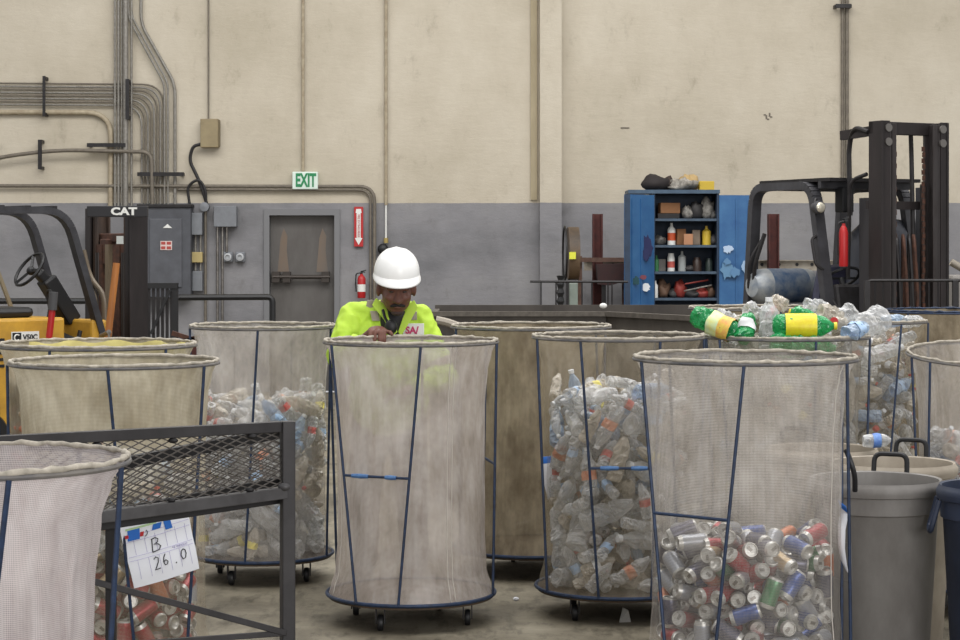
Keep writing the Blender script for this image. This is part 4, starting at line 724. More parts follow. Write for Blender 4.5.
MB().bx(.16,.3,-.3,-.16,.6,2.3).build('side_strut', mat('post_slate2', (58,56,58), .5, .2), fr)
fr.location = (3.69, 17.2, 0); fr.rotation_euler = (0, 0, math.radians(207.3))
extinguisher((XW(844,17.1), 17.12, ZW(266.5,17.12)), .72, 'slim red fire extinguisher fixed to the right forklift', band=False).scale = (.5,.5,.8)

# left, yellow forklift
fl = thing('forklift', 'yellow forklift with a rounded black overhead guard at the left edge', 'forklift')
hz = ZW(208, 18); M_rm = mat('rust_mast', (74,58,48), .7, .2, .4, 12, (48,42,40), (1,1,.25))
mast(fl, hz, .37, MK, M_rm, M_rust)
m = MB(); m.bx(-.3,.3,.04,.09,.1,.2); m.bx(-.3,.3,.09,.13,.4,.5); m.bx(-.3,.3,.09,.13,1.0,1.1); m.bx(-.05,.05,.05,.12,.2,1.1)
m.build('carriage', M_rust, fl)
for s in (-1,1):
    m = MB(); m.bx(s*.2-.05, s*.2+.05, .13, .17, .06, .6); m.bx(s*.2-.05, s*.2+.05, .15, .95, .05, .09); m.build('fork', MK, fl, bevel=.004)
for x, w_ in ((-.2,.05),(-.06,.03),(.1,.06)): MB().bx(x-w_,x+w_,-.06,-.0,.3,1.9).build('inner_upright', M_rust if w_ > .04 else mat('cyl_tan', (120,106,86), .5, .2), fl)
MB().ball((-.02,-.12,1.0), (.14,.08,.12)).build('hose_reel', M_rust, fl, True)
m = MB(); m.bx(-.3,.3,-.02,.05,1.92,2.0); m.bx(-.2,-.05,-.05,.05,1.72,1.95); m.bx(.08,.22,-.05,.05,1.66,1.95); m.build('mast_crosspiece', M_rust, fl, bevel=.01)
for k, (x, y) in enumerate(((.0,-.2),(.05,-.22),(.1,-.24),(-.02,-.26))):
    MB().tube(curve3([(x-.25,y,1.85),(x-.22,y+.05,1.6),(x+.02,y+.06,1.45),(x+.05,y+.04,1.1),(x-.05,y+.02,.75)],.12), .018, 7).build('hydraulic_hose', mat('hose_tan', (110,98,82), .5), fl, True)
M_body2 = M_yel
m = MB(); m.bx(-.36,.36,-1.8,-.72,.3,1.27); m.bx(-.36,.36,-.75,-.3,.3,.75); m.bx(-.36,.36,-.46,-.3,.7,1.24); m.bx(-.36,-.3,-.75,-.4,.7,1.24)
m.build('chassis', M_body2, fl, bevel=.025)
m = MB(); m.bx(-.3,.355,-.72,-.46,.72,1.0); m.build('foot_well', M_black, fl)
m = MB().box((.1,-.58,1.0), (.25,.12,.2), Euler((.4,.2,0))); m.tube([(.3,-.6,.9),(.32,-.55,1.15)], .02); m.build('pedal', M_black, fl)
for s in (-1,1):
    wheel(fl, (s*.42,-.3,.32), .32, .2, M_black, M_yel); wheel(fl, (s*.38,-1.55,.26), .26, .18, M_black, M_yel)
for s in (1,-1):
    x = s*.33
    pts = curve3([(x,-2.1,1.2),(x,-2.05,2.19),(x,-.7,2.19),(x,-.35,1.1)], .22)
    g = MB()
    for a, b in zip(pts[:-1], pts[1:]): g.bar(a, b, .06, .09, up=(1,0,0))
    g.build('guard_frame', mat('guard_black', (66,66,70), .45, .2, .3, 8, (44,43,46)), fl)
g = MB()
for y in (-1.8,-1.55,-1.3,-1.05,-.8): g.bx(-.33,.33,y-.02,y+.02,2.2,2.23)
g.build('roof_bars', M_blackm, fl)
MB().bar((-.33,-1.2,2.16),(-.33,-.84,1.28),.03).build('tan_stay', mat('stay', (140,128,104), .6), fl)
# steering column
m = MB(); m.bar((-.05,-.42,1.22),(-.05,-.68,1.6),.16,.14); m.bar((-.05,-.66,1.56),(-.05,-.76,1.66),.09,.09); m.build('steering_column', M_black, fl, bevel=.02)
Mw = Matrix.Translation((-.05,-.84,1.68)) @ Euler((.95,0,0)).to_matrix().to_4x4()
m = MB().tube([Mw @ Vector((.17*math.cos(a), .17*math.sin(a), 0)) for a in [2*PI*k/26 for k in range(26)]], .014, 6, True)
for a in (0, 2.1, 4.2): m.bar(Mw @ Vector((0,0,-.02)), Mw @ Vector((.17*math.cos(a), .17*math.sin(a), 0)), .022)
m.ball(Mw @ Vector((0,0,-.02)), .04); m.build('steering_wheel', M_black, fl, True)
m = MB().bx(-.25,.25,-1.45,-.95,1.27,1.36); m.box((0,-1.5,1.4),(.5,.1,.28), Euler((-.2,0,0))); m.build('seat', M_black, fl, bevel=.04)
MB().tube(curve3([(.2,-.8,1.25),(.24,-.78,1.5),(.1,-.76,1.5),(.12,-.72,1.25)],.1), .012, 6).build('wiring_loop', M_black, fl, True)
m = MB()
for k in range(5): m.bx(.36,.366,-1.6,-1.3,.86+k*.055,.885+k*.055)
m.build('vent_slots', M_black, fl)
fl.location = (XW(116,18), 18, 0); fl.rotation_euler = (0, 0, math.radians(-48.6))
# red lever, label plate and header plate are set in the rotated frame of the truck
def to_local(par, o):
    o.parent = par
    o.matrix_parent_inverse = Matrix.Identity(4)
    Mi = (Matrix.Translation(par.location) @ par.rotation_euler.to_matrix().to_4x4()).inverted()
    o.data.transform(Mi); return o
def wbuild(mb, name, m, par, smooth=False, bevel=0):
    o = mb.build(name, m, None, smooth, keep=True, bevel=bevel); return to_local(par, o)
Yh = 17.55
hp = wbuild(MB().bx(XW(87.5,Yh), XW(148,Yh), Yh-.03, Yh+.03, ZW(217,Yh), ZW(206,Yh)), 'header_plate', mat('header_black', (34,33,36), .5), fl, bevel=.005)
tt = text('CAT', .088, M_white, (XW(124.5,Yh), Yh-.034, ZW(211.7,Yh)), None, sx=1.3, bold=.004); to_local(fl, tt)
lv = wbuild(MB().cyl(P(49,338,17.0), P(52.5,308,17.0), .028).cyl(P(52,309,17.0), P(53.5,293,17.0), .034), 'lever', M_red, fl, True)
gr = wbuild(MB().cyl(P(52.3,310,16.995), P(53.6,292,16.995), .038), 'grip', mat('grip_grey', (70,70,72), .6), fl, True)
Yp = 17.0
lp = MB().bx(.358,.366,-1.235,-.975,1.06,1.157).build('name_plate', M_white, None, keep=True); lp.parent = fl
pb_ = MB().bx(.364,.369,-1.227,-1.145,1.068,1.149).build('emblem', M_black, None, keep=True); pb_.parent = fl
ring = MB().tube([Vector((.371,-1.186+.025*math.cos(a),1.108+.025*math.sin(a))) for a in [PI*.25+PI*1.5*k/14 for k in range(15)]], .0065, 6).build('emblem_ring', M_white, None, keep=True); ring.parent = fl
tv = text('V50C', .062, M_ink, (.3675,-1.06,1.107), None, rot=(PI/2,0,PI/2), sx=.95, bold=.002); tv.parent = fl
st = wbuild(MB().bx(XW(117.5,Yh), XW(124,Yh), Yh-.05, Yh-.02, ZW(244,Yh), ZW(236,Yh)), 'caution_plate', mat('plate_pale', (180,184,180), .5), fl)
# things round the left forklift
tag(MB().cyl(P(116.5,263,17.0), Vector((XW(95,17.0),16.9,0.0)), .03, 12).build('wooden_pole', M_wood, smooth=True), 'orange brown wooden pole leaning against the yellow forklift mast', 'pole')
tag(MB().cyl(P(101,336,16.8), P(109,332,16.6), .02).cyl(P(109,332,16.6), (XW(109,16.6),16.6,0), .012).build('steel_pin', M_steel, smooth=True), 'short steel pin sticking out below the yellow forklift mast', 'pin')
t = thing('grey_cabinet', 'narrow pale green grey box on the wall seen through the left mast', 'electrical box', P(96, 290, WY))
wbox('enclosure', 90, 101.5, 226, 285, .2, mat('pale_box', (134,144,142), .55, .1, .3, 5, (116,126,124)), None, parent=t)

# ------------------------------------------------------------ wire cage at the right
Yw = 15.4
t = thing('wire_cage', 'low cage of slim black rods in front of the right forklift', 'cage', P(915, 620, Yw))
m = MB(); m.tube([P(866,283,Yw), P(871,280.5,Yw), P(1000,280.5,Yw)], .013, 6); m.build('top_rail', M_blackm, t, True)
for k, x in enumerate([867, 875, 883, 893, 902, 911, 920, 929, 938, 948, 958, 968]):
    MB().cyl(P(x,281,Yw), (XW(x,Yw),Yw,.15), .0065, 6).build('rod', M_blackm, t, True)
for x in (867, 955, 998): MB().bx(XW(x,Yw)-.02, XW(x,Yw)+.02, Yw-.02, Yw+.02, 0, ZW(280.5,Yw)).build('post', M_blackm, t)
MB().tube([(XW(867,Yw),Yw,.15),(XW(1000,Yw),Yw,.15)], .014, 6).build('bottom_rail', M_blackm, t, True)
tag(MB().cyl(P(951,262,19), P(975,276,19), .035, 10).cyl(P(968,272,19),(XW(968,19),19,0), .03).build('pale_pipe', mat('pale_metal', (150,142,130)), smooth=True), 'pale slanting pipe at the right edge beyond the forklift', 'pipe')
tag(MB().bx(XW(952,20), XW(985,20), 20, 20.3, 0, ZW(275,20)).build('grey_block', mat('grey_block', (128,124,120), .7), bevel=.03), 'pale grey block at the right edge beyond the forklift', 'block')
# ------------------------------------------------------------ cans and bottles
def dec(s): return [[int(a[0]), a[1]/500, a[2]/500, a[3]/500, a[4]/50, a[5]/50, a[6]/50] for a in ([float(x) for x in t.split(',')] for t in s.split())]
SIM_C = dec(SIM_CANS); SIM_B = dec(SIM_BOTTLES); SIM_H = dec(SIM_HEAP)
M_alu = mat('aluminium', (206,204,198), .34, .55, .3, 24, (150,148,142))
CANC = {'red': (150,26,34), 'blue': (34,58,120), 'silver': (146,148,154), 'green': (56,110,66), 'orange': (186,96,52), 'dark': (58,56,76), 'tan': (176,150,110)}
CANM = {k: mat('can_'+k, v, .32, .45, .15, 34, tuple(min(255, int(c*.65+62)) for c in v)) for k, v in CANC.items()}
def can_mesh(col, seed):
    rnd = random.Random(seed); dent = [(rnd.uniform(0,6.28), rnd.uniform(-.04,.04), rnd.uniform(.08,.3)) for _ in range(rnd.choice([0,0,1,2,2]))]
    def warp(v):
        if v.xy.length < .002: return v
        a = math.atan2(v.y, v.x); k = 1
        for da, dz, am in dent:
            x = math.cos(a-da); k *= 1-am*max(0, x)**4*math.exp(-((v.z-dz)/.016)**2)
        return Vector((v.x*k, v.y*k, v.z))
    prof = [(.0,-.047),(.014,-.050),(.021,-.055),(.025,-.0612),(.0285,-.060),(.0325,-.052),(.033,-.035),(.033,-.018),(.033,0),(.033,.018),(.033,.035),(.033,.045),(.0285,.0565),(.0275,.0612),(.0250,.0612),(.0235,.0535),(0,.0545)]
    mis = [1,1,1,1,1,0,0,0,0,0,0,1,1,1,1,1]
    mb = MB().lathe(prof, 16, mis=mis, warp=warp)
    mb.box((.006,0,.0556), (.022,.012,.002), mi=2)
    return mb
CANS = {}
for k in CANM:
    for s in range(2):
        o = can_mesh(k, hash_ if False else len(CANS)*7+3).build('beverage_can', [CANM[k], M_alu, M_steel], None, True, keep=True)
        CANS[(k, s)] = o.data; bpy.data.objects.remove(o)

F_clear = plastic_film('clear_plastic', (232,234,234), (236,236,236), .24)
F_haze = plastic_film('hazy_plastic', (222,218,210), (222,214,200), .34)
F_green = plastic_film('green_plastic', (112,214,150), (50,176,104), .34)
F_bluet = plastic_film('bluish_plastic', (190,212,236), (196,214,232), .3)
LBC = {'none': None, 'red': (180,52,44), 'white': (222,222,224), 'blue': (60,100,180), 'orange': (196,110,70), 'yellow': (224,206,60), 'paleblue': (150,186,226)}
LBM = {k: mat('label_'+k, v, .5, 0, .3, 30, tuple(min(255, int(c*.5+110)) for c in v)) for k, v in LBC.items() if v}
SH = {0: (.031, .19), 1: (.040, .24), 2: (.053, .30)}
def bottle_mesh(t, seed, label, crush=.35, n=14, capc=None):
    r, h = SH[t]; rnd = Vector((seed*1.3, seed*2.1, seed*.7)); R_ = random.Random(seed)
    z0 = -h/2
    prof = [(0,.02),(r*.5,0),(r*.88,.0),(r,.012),(r,.12),(r*.93,.15),(r,.18),(r*.94,.24),(r,.29),(r*.97,.33),(r*.97,.42),(r*.97,.52),(r,.56),(r*.94,.6),(r*.98,.65),(r*.82,.76),(r*.5,.87),(r*.34,.92),(r*.34,.94)]
    pr = [(p[0], z0+p[1]*h if i > 3 else z0+p[1]) for i, p in enumerate(prof)]
    da = R_.uniform(0, 6.28); flat = R_.uniform(.3, 1)*crush; bend = R_.uniform(-.35,.35)*crush
    def warp(v):
        q = v.xy.length
        if q < .001: return v
        a = math.atan2(v.y, v.x)
        k = 1 + (crush*.9*noise.noise(v/r*1.1+rnd)+crush*.75*noise.noise(v/r*2.9+rnd))*min(1, q/r)
        k = max(.45, min(1.08, k))
        x, y = v.x*k, v.y*k
        ca, sa = math.cos(da), math.sin(da)
        u = (x*ca+y*sa)*(1-.45*flat); w_ = (-x*sa+y*ca)*(1+.08*flat)
        u += bend*(v.z**2)/h*1.2
        return Vector((u*ca-w_*sa, u*sa+w_*ca, v.z))
    mis = [0]*18
    if label != 'none': mis[9] = 1; mis[10] = 1
    mb = MB().lathe(pr, n, mis=mis, cap=False, warp=warp)
    if capc: 
        c0 = warp(Vector((r*.0+.0011,0,z0+h*.93)))
        mb.lathe([(r*.38,z0+h*.925),(r*.38,z0+h),(0,z0+h)], 10, Matrix.Translation(Vector((c0.x,c0.y,0))), mi=2)
    return mb
M_capw = mat('cap_white', (220,222,224), .4); M_capb = mat('cap_blue', (40,70,170), .4); M_capy = mat('cap_yellow', (222,200,50), .4); M_capr = mat('cap_red', (176,40,40), .4)
BOT = {}
rb = random.Random(11)
def bvar(t, film, label, seed, cap):
    o = bottle_mesh(t, seed, label, .55, capc=cap).build('plastic_bottle', [film, LBM.get(label, M_capw), cap or M_capw], None, False, keep=True)
    me = o.data; bpy.data.objects.remove(o); return me
VARS = []
for i in range(26):
    t = [0,0,0,1,1,2][i % 6]
    lab = rb.choice(['none','none','none','white','red','none','red','none','orange','paleblue','none','yellow'])
    film = rb.choice([F_clear]*8+[F_haze]*4+[F_bluet]+([F_green] if i in (7,19) else []))
    VARS.append((t, bvar(t, film, lab, i+1, rb.choice([None, M_capw, None, M_capw, None, M_capw, M_capr]))))
def orient(ax, spin):
    z = Vector(ax).normalized(); q = z.to_track_quat('Z', 'Y'); return (q.to_matrix() @ Matrix.Rotation(spin, 3, 'Z'))
def place(me, name, loc, R3, label, cat, group, sc=1):
    o = bpy.data.objects.new(name, me); C.objects.link(o)
    o.matrix_world = Matrix.Translation(loc) @ R3.to_4x4() @ Matrix.Scale(sc, 4)
    return tag(o, label, cat, group)
def merge_rest(items, name, label, cat, mats_all):
    """everything too deep in a heap to count goes in one mesh"""
    if not items: return
    bm = bmesh.new(); slots = []; 
    for me, M_ in items:
        k = len(bm.faces); n0 = len(bm.verts)
        idx = []
        for m in me.materials:
            if m not in slots: slots.append(m)
            idx.append(slots.index(m))
        tmp = me.copy(); tmp.transform(M_)
        bm.from_mesh(tmp); bm.faces.ensure_lookup_table()
        for f in bm.faces[k:]: f.material_index = idx[f.material_index]
        bpy.data.meshes.remove(tmp)
    me = bpy.data.meshes.new(name); bm.to_mesh(me); bm.free()
    for m in slots: me.materials.append(m)
    o = bpy.data.objects.new(name, me); C.objects.link(o)
    return tag(o, label, cat, None, 'stuff')
def fill(sim, cx, cy, base, zlo, zhi, rot, kind, who, vis, cols=None, sx=1.0, seed=0):
    """pour a heap: countable pieces at the near side and on top become objects"""
    rnd = random.Random(seed); rest = []; n = 0
    ca, sa = math.cos(rot), math.sin(rot)
    its = [s for s in sim if zlo <= s[3] <= zhi]
    ztop = max(s[3] for s in its)
    for s in its:
        t, x, y, z, ax, ay, az = s
        x, y = (x*ca-y*sa)*sx, (x*sa+y*ca)*sx; ax, ay = ax*ca-ay*sa, ax*sa+ay*ca
        loc = Vector((cx+x, cy+y, base+z)); R3 = orient((ax, ay, az), rnd.uniform(0, 6.28))
        if kind == 'can' and y < 0 and math.hypot(x, y) > .24 and rnd.random() < (.62 if 'front' in who else .3):
            q = Vector((x, y, 0)).normalized(); q = (q+Vector((rnd.uniform(-.35,.35), rnd.uniform(-.35,.35), rnd.uniform(-.4,.5)))).normalized()
            R3 = orient(q, rnd.uniform(0, 6.28)); loc -= q*.035
        if kind == 'can':
            col = rnd.choice(cols); me = CANS[(col, rnd.randrange(2))]
            lab = '%s drink can in the heap %s' % (CN[col], who); name, cat, grp = 'beverage_can', 'drink can', CN[col]+' drink cans '+who
        else:
            me = rnd.choice([m for tt, m in VARS if tt == t])
            lab = 'crushed clear plastic bottle in the heap '+who; name, cat, grp = 'plastic_bottle', 'plastic bottle', 'plastic bottles '+who
        if vis(x, y, z, base+z, ztop): place(me, name, loc, R3, lab, cat, grp); n += 1
        else: rest.append((me, Matrix.Translation(loc) @ R3.to_4x4()))
    if kind == 'can': merge_rest(rest, 'drink_can_heap', 'mass of mixed drink cans deep in the heap '+who, 'drink cans', None)
    else: merge_rest(rest, 'plastic_bottle_heap', 'mass of crushed plastic bottles deep in the heap '+who, 'plastic bottles', None)
    print('HEAP', who, n, len(rest))
CN = {'red': 'red', 'blue': 'blue', 'silver': 'silver', 'green': 'green', 'orange': 'orange', 'dark': 'dark', 'tan': 'tan'}

# ------------------------------------------------------------ mesh baskets on casters
def net_profile(u, pin=1.0):
    """radius fraction at height fraction u (0 bottom .. 1 rim)"""
    K = [(0,.985),(.035,.955),(.09,.905),(.25,.875),(.5,.87),(.75,.88),(.88,.905),(.95,.945),(1,1.0)]
    for (a, ra), (b, rb_) in zip(K[:-1], K[1:]):
        if u <= b:
            t = (u-a)/(b-a); t = t*t*(3-2*t); k = ra+(rb_-ra)*t; return 1-(1-k)*pin
    return 1.0
def basket(cx, cy, r, hr, label, cloth, front, back=(), bars=(), hem=None, rb_=None, seed=0, pin=1.0, lift=0, base_z=.142, group=None, tilt=0.0, wr=.012, n_cast=4, rot_cast=.3, rim=None, seams=()):
    t = thing('mesh_basket', label, 'mesh basket', (cx, cy, 0), group)
    rnd = random.Random(seed); rb_ = rb_ or r*.965; rs = Vector((seed*5.1, seed*2.3, seed))
    ringz = lambda a: hr-.02 + tilt*math.sin(a)*r
    c = Vector((cx, cy, 0))
    # net bag
    NU, NV = 120, 44; vs = []; uvs = []
    for j in range(NV+1):
        u = j/NV
        for i in range(NU):
            a = 2*PI*i/NU
            zt = ringz(a)+.012
            z = base_z+.004+(zt-base_z)*u
            rad = (rb_+(r-rb_)*u)*net_profile(u, pin)
            q = Vector((math.cos(a)*1.6, math.sin(a)*1.6, 0))
            fade = min(1, (1-u)*6)*min(1, u*8)
            rad += fade*(wr*1.0*noise.noise(q*2.2+Vector((0,0,z*1.1))+rs) + wr*.5*noise.noise(q*9+Vector((0,0,z*.7))+rs) + .25*wr*noise.noise(q*22+Vector((0,0,z*2))+rs))
            vs.append(c+Vector((rad*math.cos(a), rad*math.sin(a), z)))
    fs = [(j*NU+i, j*NU+(i+1)%NU, (j+1)*NU+(i+1)%NU, (j+1)*NU+i) for j in range(NV) for i in range(NU)]
    mb = MB().add(vs, fs); o = mb.build('net_bag', cloth, t, 'all')
    uvl = o.data.uv_layers.new(name='UVMap'); 
    for p in o.data.polygons:
        for li in p.loop_indices:
            k = o.data.loops[li].vertex_index; i = k % NU; j = k//NU
            if p.index % NU == NU-1 and i == 0: i = NU
            uvl.data[li].uv = (i/NU*2*PI*r, j/NV*(hr-base_z))
    for su in seams:
        a = math.atan2(-math.sqrt(1-su*su), su); pts = []
        for j in range(NV+1):
            i = a/(2*PI)*NU % NU; i0 = int(i); v0 = vs[j*NU+i0]; v1 = vs[j*NU+(i0+1) % NU]; p = v0.lerp(v1, i-i0); pts.append(p+(p-Vector((cx,cy,p.z))).normalized()*.002)
        MB().tube(pts, .0022, 5).build('seam', M_seam, t, 'all')
    # hem folded over the ring: lumpy roll
    hp = []; hrad = []
    for i in range(96):
        a = 2*PI*i/96; q = Vector((math.cos(a), math.sin(a), 0))*7+rs
        hp.append(c+Vector(((r+.003*noise.noise(q))*math.cos(a), (r+.003*noise.noise(q))*math.sin(a), ringz(a)+.016+.006*noise.noise(q*1.7)))); hrad.append(.0075+.004*noise.noise(q*1.3)+.002*noise.noise(q*4))
    MB().tube(hp, hrad, 8, True).build('hem', hem or M_hem, t, 'all')
    ring = [c+Vector((r*1.012*math.cos(2*PI*i/72), r*1.012*math.sin(2*PI*i/72), ringz(2*PI*i/72)+.004)) for i in range(72)]
    MB().tube(ring, .0065, 8, True).build('rim_ring', rim or M_rim, t, True)
    ring2 = [c+Vector((rb_*1.01*math.cos(2*PI*i/72), rb_*1.01*math.sin(2*PI*i/72), base_z)) for i in range(72)]
    MB().tube(ring2, .0095, 8, True).build('base_ring', M_rodblue, t, True)
    MB().lathe([(0,base_z-.02),(rb_*.99,base_z-.02),(rb_*.99,base_z-.002),(0,base_z-.002)], 48, Matrix.Translation(c)).build('base_board', M_base, t)
    ends = []
    for lst, sgn in ((front, -1), (back, 1)):
        for ut, ub in lst:
            p1 = Vector((cx+r*1.02*ut, cy+sgn*r*1.02*math.sqrt(max(0, 1-ut*ut)), 0)); a1 = math.atan2(p1.y-cy, p1.x-cx); p1.z = ringz(a1)
            p0 = Vector((cx+rb_*1.02*ub, cy+sgn*rb_*1.02*math.sqrt(max(0, 1-ub*ub)), base_z))
            MB().tube([p0, p1], .0068, 7).build('post', M_rodblue, t, True); ends.append((p0, p1))
    for i, j, z in bars:
        a = ends[i]; b = ends[j]; f = (z-base_z)/(hr-base_z)
        pa = a[0].lerp(a[1], f); pb = b[0].lerp(b[1], f)
        MB().tube([pa, pb], .0068, 7).build('crossbar', M_rodblue, t, True)
    for k in range(n_cast):
        a = rot_cast+PI/2*k+PI; p = c+Vector((rb_*.76*math.cos(a), rb_*.76*math.sin(a), 0))
        o = MB().bx(p.x-.028, p.x+.028, p.y-.028, p.y+.028, base_z-.03, base_z-.02).bx(p.x-.024, p.x-.018, p.y-.022, p.y+.022, .035, base_z-.03).bx(p.x+.018, p.x+.024, p.y-.022, p.y+.022, .035, base_z-.03).build('caster', M_blackm, t)
        MB().lathe([(0,-.014),(.036,-.014),(.04,-.008),(.04,.008),(.036,.014),(0,.014)], 18, Matrix.Translation(p+Vector((0,0,.04))) @ Euler((0,PI/2,0)).to_matrix().to_4x4()).build('wheel', M_black, o, True)
    return t, ends
M_rim = mat('rim_worn', (58,62,72), .6, .1, .2, 9, (128,122,114))
M_seam = mat('seam', (196,190,182), .9)
M_hem = mat('hem_cloth', (190,182,168), .9, 0, .35, 30, (136,130,118))
M_base = mat('base_board', (92,76,60), .85, 0, .3, 12, (60,52,44))
CL_white = cloth_mat('net_white', (216,208,202), (180,170,160), .60)
CL_grey = cloth_mat('net_grey', (216,210,203), (176,169,160), .44, per=.012, weave=.3, low=(.60,.24))
CL_front = cloth_mat('net_near', (212,204,203), (186,177,176), .78, per=.009, weave=.45)
CL_tan = cloth_mat('net_tan', (178,162,132), (128,110,82), .80)
CL_brown = cloth_mat('net_brown', (168,156,134), (116,104,86), .80)
CL_five = cloth_mat('net_five', (216,210,202), (172,164,154), .46, low=(.85,.30))
CL_thin = cloth_mat('net_thin', (196,186,168), (150,138,116), .27)
CL_pale = cloth_mat('net_pale', (200,194,182), (150,142,128), .46)
CL_beige = cloth_mat('net_beige', (206,198,178), (164,154,132), .80, low=(.80,.27))
CL_cans = cloth_mat('net_cans', (206,196,170), (164,152,126), .42)

def B(cpx, D): return XW(cpx, D), D
# centre basket the worker leans over
x, y = B(411, 10.0)
b1, e1 = basket(x, y, .43, 1.405, 'empty pale mesh basket on casters with the worker standing behind it', CL_white, [(-.87,-.60),(.14,-.11),(.975,.965)], [(-.95,-.9),(.86,.83),(.1,.1)], [(0,1,.765),(4,2,.8)], rb_=.415, seed=1, rot_cast=1.117, seams=(.5,.56,-.93))
# right front basket with cans
x2, y2 = B(745, 8.1)
b2, e2 = basket(x2, y2, .445, 1.425, 'large pale mesh basket half full of drink cans in front', CL_grey, [(-.95,-.77),(-.14,-.42),(.80,.90)], [(.93,.95),(-.6,-.5)], [(0,1,.823)], seed=2, seams=(.8,))
# bottle basket in the middle
x3, y3 = B(618, 10.2)
b3, e3 = basket(x3, y3, .43, 1.42, 'brownish mesh basket packed with clear plastic bottles, right of the centre basket', CL_thin, [(-.95,-.87),(-.48,-.29),(.41,.32),(.98,.95)], [(-.2,-.1),(.5,.5)], [(1,2,.79)], seed=3, rot_cast=.75, hem=None)
x4, y4 = B(531, 11.55)
b4, e4 = basket(x4, y4, .455, 1.42, 'dirty tan empty mesh basket behind, between the centre and the bottle basket', CL_brown, [(-.93,-.9),(.9,.86)], [(-.4,-.4),(.4,.4)], [], seed=4)
x5, y5 = B(263, 11.3)
b5, e5 = basket(x5, y5, .405, 1.43, 'grey mesh basket of clear bottles standing behind the steel rack', CL_five, [(.04,-.14),(-.96,-.9),(.95,.93)], [(.3,.3),(-.5,-.5)], [], seed=5, rot_cast=1.06)
x6, y6 = B(114.5, 8.5)
b6, e6 = basket(x6, y6, .435, 1.385, 'beige mesh basket of red cans with a paper sheet, behind the steel rack', CL_beige, [(-.98,-.93),(.12,.38),(.915,.8)], [(-.4,-.4),(.5,.5)], [], seed=6, pin=.95)
x7, y7 = B(97, 9.65)
b7, e7 = basket(x7, y7, .47, 1.405, 'beige mesh basket with a yellow lining behind the one with the paper sheet', CL_beige, [(-.9,-.85),(-.27,-.2),(.79,.7)], [(-.5,-.5),(.35,.35)], [], seed=7)
x8, y8 = B(-22, 4.68)
CLn = CL_front
b8, e8 = basket(x8, y8, .345, 1.368, 'pale mesh basket cut off by the left edge, nearest of all', CLn, [(.42,.04),(.985,.86)], [(.5,.4)], [], seed=8, pin=1.9, wr=.016)
x9, y9 = B(785.5, 10.7)
b9, e9 = basket(x9, y9, .44, 1.40, 'mesh basket overflowing with plastic bottles behind the can basket', CL_pale, [(-.97,-.9),(-.85,-.7),(.2,.15),(.94,.88)], [(.4,.4),(-.4,-.4)], [], seed=9)
x10, y10 = B(859, 13.0)
b10, e10 = basket(x10, y10, .43, 1.40, 'mesh basket full of clear bottles, right of the overflowing one', CL_thin, [(-.3,-.3),(.44,.2),(.97,.93)], [(.4,.4)], [], seed=10)
x11, y11 = B(1000, 10.3)
b11, e11 = basket(x11, y11, .465, 1.325, 'pale mesh basket cut off by the right edge behind the bins', CL_grey, [(-.99,-.95),(-.87,-.92),(.1,.1)], [(-.6,-.6)], [], seed=11, tilt=.09)
x14, y14 = B(757, 14.0)
b14, e14 = basket(x14, y14, .47, 1.455, 'brown mesh basket showing only its rim behind the overflowing bottles', CL_brown, [(-.9,-.85),(.2,.2),(.9,.85)], [(.4,.4)], [], seed=12)
x15, y15 = B(956, 14.3)
b15, e15 = basket(x15, y15, .50, 1.425, 'tan mesh basket with a blue rim in front of the wire cage', CL_brown, [(-.8,-.75),(.3,.3),(.9,.9)], [(-.4,-.4)], [], seed=13, hem=M_rodblue, rim=M_rodblue)

# heaps
near = lambda x, y, z, Z, zt: (y < .02 and math.hypot(x, y) > .2) or z > zt-.07
cc = ['silver']*7+['red']*4+['blue']*4+['dark']*4+['orange']+['green']+['tan']
fill(SIM_C, x2, y2, .275, -1, 9, .4, 'can', 'of the front right basket', lambda x,y,z,Z,zt: near(x,y,z,Z,zt) and Z > .34, cc, .95, 21)
fill(SIM_C, x6, y6, .147, -1, 9, 2.0, 'can', 'behind the paper sheet', lambda x,y,z,Z,zt: near(x,y,z,Z,zt) and Z > .22 and x > -.2, ['red']*10+['silver']*2+['tan']+['orange'], .93, 22)
fill(SIM_B, x6, y6, .60, -1, .40, 1.1, 'bottle', 'above the cans behind the rack mesh', lambda x,y,z,Z,zt: y < -.12 and math.hypot(x,y) > .22 and x > -.15, None, .98, 29)
fill(SIM_B, x3, y3, .145, -1, 1.03, 0, 'bottle', 'in the brownish basket right of centre', lambda x,y,z,Z,zt: (y < -.05 and math.hypot(x,y) > .2 and x < .25) or z > zt-.05, None, 1.0, 23)
fill(SIM_B, x5, y5, .145, -1, .86, 1.9, 'bottle', 'in the grey basket behind the steel rack', lambda x,y,z,Z,zt: y < -.12 and math.hypot(x,y) > .24, None, 1.0, 24)
fill(SIM_B, x9, y9, .145, .3, 1.16, 3.6, 'bottle', 'below the rim of the overflowing basket', lambda x,y,z,Z,zt: z > .95 and y < .0 and math.hypot(x,y) > .2 or (x > .2 and y < 0 and z > .6), None, 1.05, 25)
fill(SIM_H, x9, y9, 1.31, -1, 9, .5, 'bottle', 'mounded above the rim of the overflowing basket', lambda x,y,z,Z,zt: True, None, .92, 26)
fill(SIM_B, x10, y10, .145, .3, 1.14, 5.0, 'bottle', 'in the basket right of the overflowing one', lambda x,y,z,Z,zt: x > .02 and y < .02 and math.hypot(x,y) > .2 and z > .25, None, 1.05, 27)
fill(SIM_B, x11, y11, .145, -1, .8, 2.6, 'bottle', 'in the basket at the right edge', lambda x,y,z,Z,zt: y < -.1 and x < .0 and math.hypot(x,y) > .26, None, 1.08, 28)
